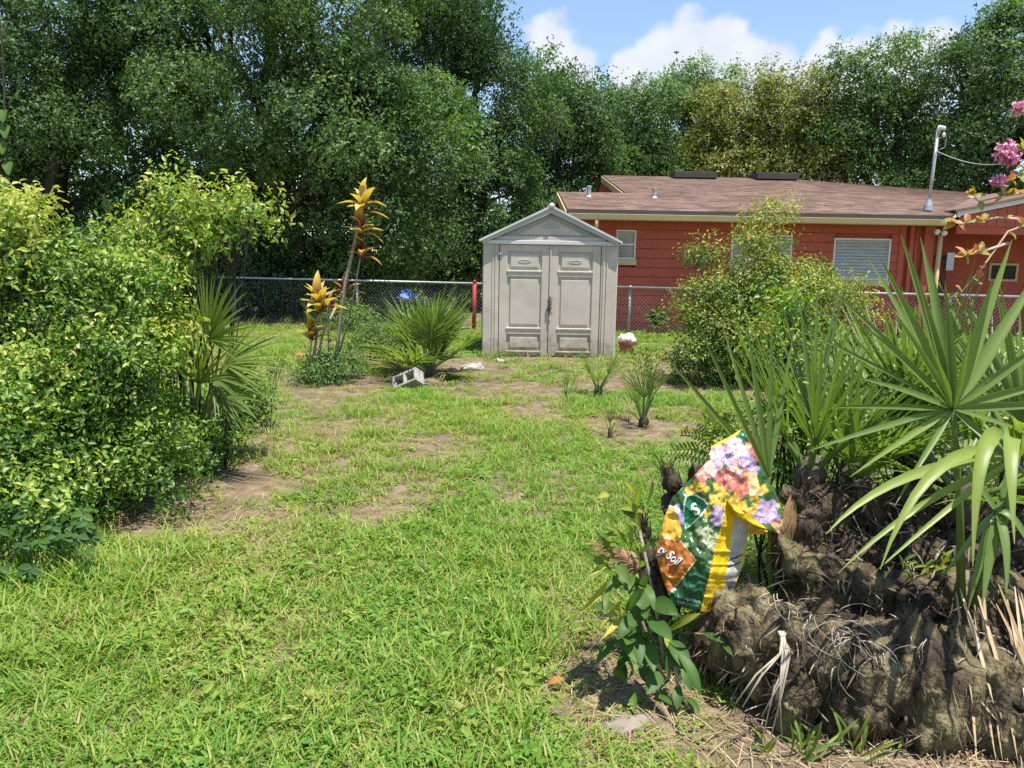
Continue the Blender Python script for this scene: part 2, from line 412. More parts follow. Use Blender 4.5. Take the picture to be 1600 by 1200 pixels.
def grass_field(n, ylo, yhi, side, keep=1.0):
    y = np.sqrt(rng.uniform(ylo**2, yhi**2, n)); x = rng.uniform(-1, 1, n)*(y*.80+side)
    return x, y
gx, gy, gk = [], [], []
for (n, lo, hi, sd) in [(15000, 1.2, 4.2, 1.0), (21000, 4.2, 9.0, 1.2), (18000, 9.0, 17.0, 2.0), (11000, 17.0, 44.0, 3.0)]:
    x, y = grass_field(n, lo, hi, sd); gx.append(x); gy.append(y); gk.append(np.full(n, 1.0 if hi < 10 else 1.25 if hi < 18 else 2.2))
x, y, k0 = np.concatenate(gx), np.concatenate(gy), np.concatenate(gk)
b = bareness(x, y); lush = fbm(x*.55+20, y*.55, 3, 5); keep = rng.random(len(x)) > b*.86
x, y, k0, b, lush = x[keep], y[keep], k0[keep], b[keep], lush[keep]
n = len(x); tall = fbm(x*1.4, y*1.4+9, 3, 15)
idx = rng.choice([0, 1, 2, 3, 5], n, p=[.27, .3, .10, .2, .13]); u = rng.random(n)
idx[(u < .5) & (tall > .55)] = 1; idx[(u < .40) & (tall > .60)] = 2; idx[(u > .75) & (b > .25)] = 4;  idx[(b > .5) & (u > .3)] = 4
wd = fbm(x*1.1+40, y*1.1, 3, 25); idx[(wd > .62) & (rng.random(n) < .10)] = 6; idx[rng.random(n) < .025] = 7
sz = rng.uniform(.7, 1.25, n)*(1.0-.35*np.clip(b, 0, 1))*k0*(.8+.5*tall)
pt = .46 + .46*(lush-.5) - .26*np.clip(b, 0, 1) + rng.normal(0, .08, n) + .12*(tall-.5)
dry = rng.random(n) < .05; pt[dry] -= .25
pm = bpy.data.meshes.new('lawn_grass'); pm.vertices.add(n); pm.vertices.foreach_set('co', np.stack([x, y, np.zeros(n)], 1).astype(np.float32).ravel())
for nm, ty, key, arr in [('rot', 'FLOAT_VECTOR', 'vector', np.stack([rng.normal(0, .12, n), rng.normal(0, .12, n), rng.uniform(0, 6.28, n)], 1)),
                         ('scl', 'FLOAT_VECTOR', 'vector', np.stack([sz, sz, sz*rng.uniform(.7, 1.2, n)], 1)), ('ptint', 'FLOAT', 'value', pt), ('vidx', 'INT', 'value', idx)]:
    a = pm.attributes.new(nm, ty, 'POINT'); a.data.foreach_set(key, np.ascontiguousarray(arr, dtype=np.int32 if ty == 'INT' else np.float32).ravel())
lawn = bpy.data.objects.new('lawn_grass', pm); link(lawn)
gmod = lawn.modifiers.new('scatter', 'NODES'); gmod.node_group = gng
tag(lawn, 'patchy bright green lawn grass covering the yard', 'grass', kind='stuff')

# dead straw lying on the bare places
M_straw = leafmat('straw', [(0, (0.20, 0.13, 0.07)), (.5, (0.36, 0.27, 0.16)), (1, (0.46, 0.38, 0.26))], trans=0.1, rough=0.8, spec=0.2)
n = 26000; sx_, sy_ = grass_field(n, 1.3, 14, .8); x2, y2 = grass_field(16000, 1.3, 4.5, .6); sx_, sy_ = np.concatenate([sx_, x2]), np.concatenate([sy_, y2]); n = len(sx_); bb = bareness(sx_, sy_); q = rng.random(n) < np.clip(bb*1.0, .04, 1); sx_, sy_ = sx_[q], sy_[q]; n = len(sx_)
ST = (np.array([(-.0011, -.5, 0), (.0011, -.5, 0), (.0011, 0, .05), (-.0011, 0, .05), (.0008, .5, 0), (-.0008, .5, 0)])*np.array([1, .09, .09]) , np.array([(0, 1, 2), (0, 2, 3), (3, 2, 4), (3, 4, 5)]))
th = rng.uniform(0, 6.28, n); tl = rng.normal(0, .12, n); cz, sz_ = np.cos(th), np.sin(th)
Rm = np.zeros((n, 3, 3)); Rm[:, 0, 0], Rm[:, 0, 1], Rm[:, 1, 0], Rm[:, 1, 1], Rm[:, 2, 2] = cz, -sz_, sz_, cz, 1; Rm[:, 2, 1] = tl
V, F, T = place(ST, np.stack([sx_, sy_, rng.uniform(.004, .02, n)], 1), Rm, rng.uniform(.6, 1.6, n), rng.random(n))
tag(npmesh('straw_litter', V, F, M_straw, tint=T), 'dead straw and clippings lying on the bare patches', 'litter', kind='stuff')

# ================================================================== HOUSE
HY = 17.0
def hz(py, Y=HY, px=1150): return at(px, py, Y).z
def hx(px, py=400, Y=HY): return at(px, py, Y).x
M_red = surf('red_painted_block', (0.37, 0.085, 0.055), (0.45, 0.110, 0.072), scale=1.3, rough=0.75, bump=0.15, bscale=50, spec=0.25, c3=(0.33, 0.078, 0.055), s3=.8)
M_cream = surf('cream_paint', (0.50, 0.40, 0.20), (0.60, 0.49, 0.27), scale=2, rough=0.6, bump=.05)
M_drip = surf('dark_drip_edge', (0.035, 0.03, 0.03), (0.06, 0.05, 0.05), scale=5, rough=0.6)
M_galv = surf('galvanised_steel', (0.33, 0.34, 0.35), (0.50, 0.51, 0.52), scale=9, rough=0.45, metal=0.6, spec=.5)
M_white = surf('white_paint', (0.62, 0.62, 0.60), (0.74, 0.74, 0.72), scale=6, rough=0.5)
M_alu = surf('aluminium_slat', (0.36, 0.39, 0.39), (0.50, 0.53, 0.53), scale=3, rough=0.35, spec=.6, stretch=(1, 1, 8))
M_dark = surf('dark_opening', (0.012, 0.012, 0.012), (0.03, 0.028, 0.025), scale=4, rough=0.6)
# shingles
M_shingle, snt, sb = mat('asphalt_shingle'); SL = snt.links.new
stc = nd(snt, 'ShaderNodeTexCoord'); smp = nd(snt, 'ShaderNodeMapping'); smp.inputs['Scale'].default_value = (1, 1, 0.0); SL(stc.outputs['Object'], smp.inputs[0])
sbr = nd(snt, 'ShaderNodeTexBrick'); sbr.inputs['Scale'].default_value = 1.0; sbr.inputs['Brick Width'].default_value = 0.31; sbr.inputs['Row Height'].default_value = 0.1425; sbr.inputs['Mortar Size'].default_value = 0.004
sbr.inputs['Color1'].default_value = (0.115, 0.075, 0.058, 1); sbr.inputs['Color2'].default_value = (0.25, 0.165, 0.128, 1); sbr.inputs['Mortar'].default_value = (0.05, 0.032, 0.03, 1); sbr.inputs['Bias'].default_value = 0.0
SL(smp.outputs[0], sbr.inputs['Vector'])
sns = nd(snt, 'ShaderNodeTexNoise'); sns.inputs['Scale'].default_value = 1.2; sns.inputs['Detail'].default_value = 5; SL(stc.outputs['Object'], sns.inputs['Vector'])
smr = nd(snt, 'ShaderNodeMapRange'); smr.inputs[3].default_value = .7; smr.inputs[4].default_value = 1.3; SL(sns.outputs['Fac'], smr.inputs[0])
smx = nd(snt, 'ShaderNodeMix', data_type='RGBA', blend_type='MULTIPLY'); smx.inputs[0].default_value = 1; SL(sbr.outputs['Color'], smx.inputs[6]); SL(smr.outputs[0], smx.inputs[7]); SL(smx.outputs[2], sb.inputs['Base Color'])
sb.inputs['Roughness'].default_value = .95; sb.inputs['Specular IOR Level'].default_value = .2

house = thing('house', (hx(1150), HY, 0), 'long low red block house with brown shingle roof behind the chain link fence', 'house')
WX0, WX1 = hx(899), hx(1403)
WTOP = hz(345)
win = [(hx(962), hx(993), hz(408), hz(362)), (hx(1142), hx(1237), hz(436), hz(366)), (hx(1302), hx(1391), hz(434), hz(369))]
# wall backing (with the window holes left dark behind the windows) and courses of block
MB().box(WX0+.05, WX1-.05, HY+.10, HY+.25, 0, WTOP-.01).build('wall_core', M_red, house)
CH = 0.2032; k = 0; z = 0.0
while z < WTOP-.02:
    z1 = min(z+CH, WTOP); spans = [(WX0, WX1)]
    for (a, c, zb, zt) in win:
        if z1 > zb+.02 and z < zt-.02:
            spans = [s for (p, q_) in spans for s in ([(p, min(q_, a)), (max(p, c), q_)] if p < a and q_ > c else [(p, q_)])]
    for (p, q_) in spans:
        MB().box(p, q_, HY+random.uniform(-.0025, .0025), HY+.12, z+.004, z1-.004).build('wall_course', M_red, house, bevel=.004)
    z += CH
# frieze board under the eave
MB().box(WX0-.02, WX1+.03, HY-.03, HY+.02, WTOP-.005, WTOP+.16).build('frieze_board', M_red, house)
# left side wall with its low gable
gy0, gy1 = HY, 24.0
sm = MB(); sm.prism([(WX0, gy0+.13, 0), (WX0, gy1, 0), (WX0, gy1, 2.55), (WX0, 20.0, 3.12), (WX0, gy0+.13, 2.58)], (.15, 0, 0)); sm.build('side_wall', M_red, house)
# roof: lower front slope, higher rear slope set in from the left, gentle hip to the right
EY, EZ, SLP = 16.35, 2.60, 0.185
RX0, RX1 = hx(886, 335, EY), at(1487, 345, EY).x
RMX = 2.78
def rz(Y): return EZ + SLP*(Y-EY)
rf = MB(); NC = 64; dy = (25.5-EY)/NC
for i in range(NC):
    ya, yb = EY+i*dy, EY+(i+1)*dy+.03; x0 = RX0 if yb <= 20.0 else RMX
    x1 = RX1 + 6.2*(ya-EY)/9.15
    za, zb = rz(ya)+.008, rz(yb)+.001
    # ridge sags away to the right
    xm = 8.6
    def sag(X, Y): return -max(0, X-xm)*0.055*(max(0, Y-EY)/9.1)
    st = [x0, xm, x1]
    v = []
    for X in st: v += [(X, ya, za+sag(X, ya)), (X, yb, zb+sag(X, yb)), (X, ya, za-.05+sag(X, ya))]
    f = []
    for j in range(2): a = j*3; f += [(a, a+3, a+4, a+1), (a+2, a+5, a+3, a)]
    rf.add(v, f)
roof = rf.build('roof', M_shingle, house)
bk = MB(); bk.add([(RX0, 20.0, rz(20.0)), (RMX+.3, 20.0, rz(20.0)), (RMX+.3, 24.3, 2.5), (RX0, 24.3, 2.5)], [(0, 1, 2, 3)]); bk.add([(RMX, 25.5, rz(25.5)), (15, 25.5, rz(25.5)-.4), (15, 34, 2.6), (RMX, 34, 2.6)], [(0, 1, 2, 3)])
bk.build('rear_slope', M_shingle, roof)
# small upper gable end, rake boards
MB().prism([(RMX+.06, 20.0, rz(20)-.02), (RMX+.06, 25.5, rz(25.5)-.06), (RMX+.06, 31, 3.2), (RMX+.06, 31, 2.6), (RMX+.06, 20, 2.6)], (.1, 0, 0)).build('upper_gable', M_red, house)
MB().prism([(RMX, 19.95, rz(19.95)-.03), (RMX, 25.5, rz(25.5)-.03), (RMX, 25.5, rz(25.5)-.2), (RMX, 19.95, rz(19.95)-.2)], (-.03, 0, 0)).build('upper_rake_board', M_cream, house)
MB().prism([(RX0-.002, EY+.02, rz(EY)-.04), (RX0-.002, 20.0, rz(20)-.03), (RX0-.002, 23.9, 2.62), (RX0-.002, 23.9, 2.44), (RX0-.002, 20.0, rz(20)-.22), (RX0-.002, EY+.02, rz(EY)-.22)], (-.03, 0, 0)).build('rake_board', M_cream, house)
MB().box(RX0+.02, RX1, EY-.035, EY-.005, EZ-.085, EZ-.004).build('drip_edge', M_drip, house)
MB().prism([(RX0+.02, EY-.03, EZ-.215), (RX0+.02, EY-.10, EZ-.20), (RX0+.02, EY-.13, EZ-.09), (RX0+.02, EY-.03, EZ-.09)], (RX1-RX0-.02, 0, 0)).build('gutter', M_cream, house, bevel=.006)
MB().box(RX0+.02, RX1-.02, EY+.0, HY+.12, EZ-.12, EZ-.10).build('soffit', M_cream, house)
def pipe_path(name, pts, r, m, par, k=8): return MB().tube(pts, r, k).build(name, m, par, smooth=True)
dx0 = hx(932, 350, EY)
pipe_path('downspout', [(dx0, EY-.06, EZ-.21), (dx0, EY-.05, EZ-.34), (dx0-.03, EY+.12, EZ-.45), (dx0-.06, HY-.06, EZ-.55), (dx0-.06, HY-.06, .1)], .042, M_cream, house)
# roof fittings
for (px, py, h) in [(920, 307, .24), (1022.5, 309, .22)]:
    p = None
    for Y in np.arange(16.5, 25, .05):
        c = at(px, py, Y)
        if c.z <= rz(Y): p = c; break
    p = p or at(px, py, 19)
    m_ = MB(); m_.lathe([(.10, 0), (.06, .05), (.05, .06), (.05, h), (.065, h), (.065, h+.04), (.0, h+.05)], (p.x, p.y, p.z-.03), 12); m_.build('vent_pipe', M_galv, roof, smooth=False)
for (pa, pb) in [(1048, 1113), (1174, 1238)]:
    a, c = at(pa, 285, 25.2), at(pb, 288, 25.2)
    MB().box(a.x, c.x, 24.6, 25.6, rz(25.2)-.06, rz(25.2)+.13).build('ridge_vent', M_drip, roof, bevel=.01)
# windows
def window(a, c, zb, zt, slats, split):
    w_ = MB(); t = .035
    for (x0, x1, z0, z1) in [(a, c, zt-t, zt), (a, c, zb, zb+t), (a, a+t, zb+t, zt-t), (c-t, c, zb+t, zt-t)]: w_.box(x0, x1, HY+.005, HY+.07, z0, z1)
    fr = w_.build('window', M_white, house)
    MB().box(a+.01, c-.01, HY+.085, HY+.095, zb+.01, zt-.01).build('pane', M_pane, fr)
    if split:
        MB().box(a+t, c-t, HY+.02, HY+.06, (zb+zt)/2-.015, (zb+zt)/2+.02).build('meeting_rail', M_white, fr)
    for i in range(slats):
        z0 = zb+t+(zt-zb-2*t)*i/slats; h = (zt-zb-2*t)/slats
        MB().prism([(a+t, HY+.022, z0+.003), (a+t, HY+.055, z0+h-.002), (a+t, HY+.060, z0+h+.002), (a+t, HY+.027, z0+.001)], (c-a-2*t, 0, 0)).build('window_slat', M_alu, fr)
    MB().box(a-.02, c+.02, HY-.045, HY+.03, zb-.125, zb-.005).build('window_sill', M_cream, fr)
M_pane, pnt, pb_ = mat('window_glass'); pb_.inputs['Base Color'].default_value = (.20, .22, .22, 1); pb_.inputs['Roughness'].default_value = .08; pb_.inputs['Specular IOR Level'].default_value = .8
window(*win[0], 0, True); window(*win[1], 12, False); window(*win[2], 12, False)
# right corner: corner board, conduits, wing with groove-board gable over a recessed porch
for (pa, pb, y0) in [(1403, 1412, -.02), (1418, 1424, -.05), (1440, 1456, -.06)]:
    MB().box(hx(pa), hx(pb), HY+y0, HY+.10, 0, WTOP+.15).build('corner_post', M_red, house, bevel=.006)
MB().box(hx(1412), hx(1440), HY+.06, HY+.12, 0, WTOP+.15).build('corner_panel', M_red, house)
pipe_path('conduit', [(hx(1430), HY-.02, .6), (hx(1430), HY-.02, 1.5), (hx(1428), HY-.03, 2.0), (hx(1429), HY-.02, 2.5)], .02, M_red, house)
gx0, gx1 = hx(1488, 340), hx(1490, 340)+6.5
ga = at(1484, 334, HY-.3)
gw = MB(); apx = gx0+3.4
zlo = hz(355, HY, 1540); zg = ga.z-.06
x = gx0; gi_ = 0
while x < gx1-.01:
    xe = min(x+.203, gx1); zt0 = zg+.22*min(x-gx0, 2*3.4-(x-gx0)); zt1 = zg+.22*min(xe-gx0, 6.8-(xe-gx0))
    MB().prism([(x+.006, HY-.25, zlo), (xe-.006, HY-.25, zlo), (xe-.006, HY-.25, max(zlo+.02, zt1)), (x+.006, HY-.25, max(zlo+.02, zt0))], (0, .05, 0)).build('gable_board', M_red, house)
    x = xe
MB().box(gx0, gx1, HY-.22, HY-.16, zlo-.16, zlo+.02).build('porch_beam', M_red, house)
MB().prism([(gx0-.08, HY-.33, zg+.0), (apx, HY-.33, zg+.22*3.4+.02), (apx, HY-.33, zg+.22*3.4+.11), (gx0-.08, HY-.33, zg+.10)], (0, .06, 0)).build('gable_fascia', M_white, house)
MB().prism([(gx0-.16, HY-.42, zg+.09), (apx, HY-.42, zg+.22*3.4+.13), (apx, HY-.42, zg+.22*3.4+.18), (gx0-.16, HY-.42, zg+.14)], (0, 7, 0)).build('gable_roof', M_shingle, house)
MB().prism([(gx1, HY-.42, zg+.09), (apx, HY-.42, zg+.22*3.4+.13), (apx, HY-.42, zg+.22*3.4+.18), (gx1, HY-.42, zg+.14)], (0, 7, 0)).build('gable_roof', M_shingle, house)
MB().box(hx(1456)-.1, gx1, HY+1.6, HY+1.8, 0, zlo+.3).build('porch_wall', M_red, house)
MB().box(hx(1456)-.1, gx1, HY-.16, HY+1.6, zlo+.0, zlo+.03).build('porch_ceiling', M_red, house)
MB().box(gx1-.15, gx1, HY-.2, HY+1.8, 0, zlo).build('porch_side_wall', M_red, house)
pwa, pwb = at(1545, 411, HY+1.6), at(1587, 440, HY+1.6)
fr = MB(); t = .05
for (x0, x1, z0, z1) in [(pwa.x, pwb.x, pwa.z-t, pwa.z), (pwa.x, pwb.x, pwb.z, pwb.z+t), (pwa.x, pwa.x+t, pwb.z+t, pwa.z-t), (pwb.x-t, pwb.x, pwb.z+t, pwa.z-t)]: fr.box(x0, x1, HY+1.55, HY+1.60, z0, z1)
fr = fr.build('porch_window', M_cream, house); MB().box(pwa.x+.03, pwb.x-.03, HY+1.585, HY+1.595, pwb.z+.03, pwa.z-.03).build('pane', M_dark, fr)
# iron bars and a grey meter box on the porch
bars = MB(); bx0, bx1 = hx(1466), hx(1500); bz0, bz1 = hz(440), hz(396)
ib = MB().box(bx0, bx1, HY+.5, HY+.53, bz1-.05, bz1-.02).build('porch_grille', M_dark, house)
for i in range(11):
    X = bx0+(bx1-bx0)*i/10
    MB().tube([(X, HY+.515, .5), (X, HY+.515, bz1-.03), (X+.02*(-1)**i, HY+.515, bz1+.05)], .012, 6).build('grille_bar', M_dark, ib)
MB().box(hx(1494), hx(1506), HY+.35, HY+.45, hz(417), hz(388)).build('meter_box', M_galv, house, bevel=.008)
# cream post and twin flood lamps at the corner
pipe_path('porch_post', [(hx(1461), HY-.12, 0), (hx(1462), HY-.12, hz(362))], .05, M_cream, house)
for (px, py) in [(1463, 361), (1474, 363)]:
    c = at(px, py, HY-.2); m_ = MB(); m_.tube([c+Vector((0, .05, .02)), c+Vector((0, 0, 0)), c+Vector((.005, -.05, -.03)), c+Vector((.006, -.055, -.033))], [.025, .05, .062, .05], 12); m_.build('flood_lamp', M_white, house, smooth=True)
# service mast with weatherhead and insulator
p0, p1 = at(1450, 327, EY+.7), at(1466, 203, EY+.7)
mast = pipe_path('service_mast', [p0-Vector((0, 0, .1)), p1], .034, M_galv, house, 10)
MB().lathe([(.10, 0), (.085, .12), (.05, .22), (.046, .24)], (p0.x, p0.y, p0.z-.03), 12).build('mast_flashing', M_galv, mast)
mh = MB(); mh.tube([p1+Vector((-.02, 0, -.03)), p1+Vector((.02, -.02, .05)), p1+Vector((.10, -.05, .03)), p1+Vector((.12, -.05, -.01))], [.036, .055, .042, .02], 10); mh.build('weatherhead', M_white, mast, smooth=True)
c = p1+Vector((.10, -.05, -.11)); MB().tube([c+Vector((0, 0, .05)), c, c-Vector((0, 0, .05))], [.02, .04, .015], 10).build('insulator', M_white, mast, smooth=True)
a, c = p0.lerp(p1, .74), at(1640, 238, 14); wp = [a.lerp(c, t)+Vector((0, 0, -.25*math.sin(math.pi*t))) for t in np.linspace(0, 1, 12)]
M_wire = surf('grey_cable', (.30, .30, .30), (.42, .42, .42), scale=5, rough=.6)
tag(MB().tube(wp, .009, 5).build('power_cable', M_wire), 'thin grey cable running right from the mast on the roof', 'cable')
a = p1+Vector((.1, -.05, -.06)); MB().tube([a, a+Vector((.07, 0, -.12)), a+Vector((.05, 0, -.3)), p0.lerp(p1, .73)], .007, 5).build('drip_loop', M_wire, mast)

# ================================================================== SHED
SY = 12.2
sh_l, sh_r = at(753, 556, SY), at(955, 558, SY)
SX0, SX1 = sh_l.x, sh_r.x+.04; SW = SX1-SX0; SD = 2.0
M_res = surf('taupe_resin', (0.47, 0.42, 0.36), (0.54, 0.485, 0.42), scale=1.6, rough=0.55, bump=.05, bscale=30, spec=.35, c3=(0.40, 0.355, 0.30), s3=2.2, t3=(.5, .75))
rnt = M_res.node_tree; rbs = rnt.nodes['Principled BSDF']; prev = rbs.inputs['Base Color'].links[0].from_socket
rg = nd(rnt, 'ShaderNodeNewGeometry'); rsz = nd(rnt, 'ShaderNodeSeparateXYZ'); rnt.links.new(rg.outputs['Position'], rsz.inputs[0])
rn = nd(rnt, 'ShaderNodeTexNoise'); rn.inputs['Scale'].default_value = 9; rn.inputs['Detail'].default_value = 8; rnt.links.new(rg.outputs['Position'], rn.inputs['Vector'])
rm = nd(rnt, 'ShaderNodeMapRange'); rm.inputs[1].default_value = 0.0; rm.inputs[2].default_value = .45; rm.inputs[3].default_value = .42; rm.inputs[4].default_value = -.06; rnt.links.new(rsz.outputs['Z'], rm.inputs[0])
ra = nd(rnt, 'ShaderNodeMath', operation='ADD'); rnt.links.new(rm.outputs[0], ra.inputs[0]); rnt.links.new(rn.outputs['Fac'], ra.inputs[1])
rr_ = nd(rnt, 'ShaderNodeMapRange'); rr_.inputs[1].default_value = .55; rr_.inputs[2].default_value = .95; rr_.inputs[4].default_value = .75; rnt.links.new(ra.outputs[0], rr_.inputs[0])
rx = nd(rnt, 'ShaderNodeMix', data_type='RGBA'); rnt.links.new(rr_.outputs[0], rx.inputs[0]); rnt.links.new(prev, rx.inputs[6]); rx.inputs[7].default_value = (.21, .17, .115, 1); rnt.links.new(rx.outputs[2], rbs.inputs['Base Color'])   # mud splashed up from the ground, faint mildew
M_resd = surf('grey_resin_trim', (0.34, 0.34, 0.33), (0.42, 0.42, 0.41), scale=2, rough=0.5, bump=.05, bscale=30)
M_sroof = surf('pale_grey_resin_roof', (0.50, 0.495, 0.47), (0.60, 0.595, 0.57), scale=2, rough=0.45, bump=.04, bscale=30)
shed = thing('garden_shed', ((SX0+SX1)/2, SY, 0), 'taupe resin garden shed with double panelled doors and grey gable roof', 'shed')
ZE, ZP = 1.80, 2.335; XM = (SX0+SX1)/2
MB().box(SX0+.02, SX0+.06, SY+.05, SY+SD, 0, ZE).build('side_wall', M_res, shed)
MB().box(SX1-.06, SX1-.02, SY+.05, SY+SD, 0, ZE).build('side_wall', M_res, shed)
MB().box(SX0+.06, SX1-.06, SY+SD-.04, SY+SD, 0, ZE).build('rear_wall', M_res, shed)
for s, (xa, xb) in ((1, (SX0, SX0+.25)), (-1, (SX1-.25, SX1))):
    pst = MB().box(xa, xb, SY, SY+.06, 0, ZE).build('corner_panel', M_res, shed, bevel=.012)
    for (o, w_) in ((.145, .022), (.19, .03)):
        xx = xa+o if s == 1 else xb-o-w_
        MB().box(xx, xx+w_, SY-.014, SY-.001, .01, ZE-.01).build('rib', M_res, pst, bevel=.006)
    xx = xa-.012 if s == 1 else xb-.012
    MB().box(xx, xx+.024, SY+.004, SY+SD-.02, 0, ZE-.02).build('edge_strip', M_drip if s == 1 else M_sroof, pst)
DX0, DX1 = SX0+.26, SX1-.26; DM = (DX0+DX1)/2
DZ = ZE-.035
for s, (xa, xb) in ((0, (DX0, DM-.006)), (1, (DM+.006, DX1))):
    d = MB(); yb, yf = SY+.035, SY+.002; st = .125; W_ = xb-xa
    d.box(xa, xb, yb-.005, yb+.02, .02, DZ)
    door = d.build('door', M_res, shed)
    rows = [(.10, .36), (.47, 1.27), (1.37, 1.66)]
    def bar(x0, x1, z0, z1, nm): MB().box(x0, x1, yf, yb-.004, z0, z1).build(nm, M_res, door, bevel=.008)
    bar(xa, xa+st, .02, DZ, 'stile'); bar(xb-st, xb, .02, DZ, 'stile')
    zs = [.02] + [q_ for r_ in rows for q_ in r_] + [DZ]
    for i in range(0, len(zs), 2): bar(xa+st, xb-st, zs[i], zs[i+1], 'rail')
    for (z0, z1) in rows:
        g = .035; a, c = xa+st+g, xb-st-g; e = .022
        pnl = MB(); v = [(a, yb-.006, z0+g), (c, yb-.006, z0+g), (c, yb-.006, z1-g), (a, yb-.006, z1-g), (a+e, yf+.004, z0+g+e), (c-e, yf+.004, z0+g+e), (c-e, yf+.004, z1-g-e*.6), (a+e, yf+.004, z1-g-e*.6)]
        pnl.add(v, [(4, 5, 6, 7), (0, 1, 5, 4), (1, 2, 6, 5), (2, 3, 7, 6), (3, 0, 4, 7)]); pnl.build('door_panel', M_res, door)
        # thin proud moulding under each panel
        MB().box(xa+st-.012, xb-st+.012, yf-.012, yf-.001, z0-.028, z0-.004).build('moulding', M_res, door, bevel=.004)
    z0, z1 = rows[2]; cx, cz_ = (xa+xb)/2, (z0+z1)/2
    MB().tube([(cx+.10*math.cos(t), yf+.002, cz_+.022*math.sin(t)) for t in np.linspace(0, 2*math.pi, 25)], .005, 5, caps=False).build('oval_grip', M_res, door)
MB().box(DM-.004, DM+.018, SY-.018, SY-.001, .03, DZ).build('astragal', M_res, shed, bevel=.004)
MB().box(SX0-.01, SX1+.01, SY-.035, SY+.05, ZE-.03, ZE+.035).build('header_beam', M_sroof, shed, bevel=.008)
# gable: recessed field, frame boards, louvre
ov = .06; sl = (ZP-ZE)/(XM-SX0+.06)
def gz(x): return ZP - sl*abs(x-XM)
g = MB(); g.prism([(SX0+.02, SY+.03, ZE+.03), (SX1-.02, SY+.03, ZE+.03), (XM, SY+.03, ZP-.03)], (0, .03, 0)); g.build('gable', M_resd, shed)
g = MB(); zi = ZE+.115; hw = (ZP-.16-zi)/sl
g.prism([(XM-hw, SY+.012, zi), (XM+hw, SY+.012, zi), (XM, SY+.012, ZP-.16)], (0, .02, 0)); fld = g.build('gable_field', M_res, shed, bevel=.008)
MB().box(SX0+.18, SX1-.18, SY-.012, SY+.028, ZE+.037, ZE+.095).build('gable_sill', M_res, shed, bevel=.008)
lv = MB(); lz = ZP-.30
lv.prism([(XM-.13, SY-.002, lz), (XM+.13, SY-.002, lz), (XM+.02, SY-.002, lz+.10), (XM-.02, SY-.002, lz+.10)], (0, .012, 0)); lv = lv.build('vent', M_resd, shed)
for i in range(4): MB().box(XM-.045, XM+.045, SY-.012, SY-.003, lz+.012+i*.022, lz+.024+i*.022).build('louvre', M_res, lv)
for s in (-1, 1):
    xe = XM+s*(SW/2+ov); r_ = MB()
    pf = [(XM, SY-.09, ZP), (xe, SY-.09, gz(xe)), (xe, SY-.09, gz(xe)+.035), (XM, SY-.09, ZP+.035)]
    r_.prism(pf if s > 0 else pf[::-1], (0, SD+.18, 0)); rp = r_.build('roof_panel', M_sroof, shed)
    r_ = MB(); pf = [(XM, SY-.075, ZP-.085), (xe-s*.05, SY-.075, gz(xe-s*.05)-.05), (xe-s*.05, SY-.075, gz(xe-s*.05)-.002), (XM, SY-.075, ZP-.002)]
    r_.prism(pf if s > 0 else pf[::-1], (0, .08, 0)); r_.build('rake_trim', M_resd, rp)
MB().tube([(XM, SY-.11, ZP+.025), (XM, SY+SD+.1, ZP+.025)], .045, 10).build('ridge_cap', M_sroof, shed, smooth=True)
MB().box(DX0-.02, DX0+.05, SY-.016, SY+.0, DZ-.16, DZ-.12).build('hinge', M_galv, shed)
# chain and padlock hanging at the door joint
M_chain = surf('rusty_dark_chain', (.05, .045, .04), (.19, .17, .15), scale=30, rough=.5, metal=.6)
chz = .86; chain = thing('door_chain', (DM, SY-.03, chz), 'dark rusty chain and padlock hanging on the shed doors', 'chain')
for i in range(12):
    t = i/11; cx = DM+.006+.022*math.sin(i*1.9); cz_ = chz+.09-.24*t; pl = i % 2
    pts = [(cx+(.016*math.cos(a) if pl else .006*math.cos(a)), SY-.032-.008*(i % 3)-(0 if pl else .014*math.cos(a)), cz_+.024*math.sin(a)) for a in np.linspace(0, 2*math.pi, 13)]
    MB().tube(pts, .0055, 5, caps=False).build('chain_link', M_chain, chain)
MB().box(DM-.028, DM+.026, SY-.05, SY-.025, chz+.0, chz+.055).build('padlock_body', M_chain, chain, bevel=.006)
MB().tube([(DM-.016, SY-.038, chz+.05), (DM-.016, SY-.038, chz+.085), (DM, SY-.038, chz+.10), (DM+.016, SY-.038, chz+.085), (DM+.016, SY-.038, chz+.05)], .006, 6).build('padlock_shackle', M_galv, chain)
# concrete footing stones in the grass before the shed
M_conc = surf('weathered_concrete', (0.27, 0.25, 0.22), (0.45, 0.43, 0.39), scale=9, rough=.92, bump=.4, bscale=60, spec=.15, c3=(.2, .18, .14), s3=5)

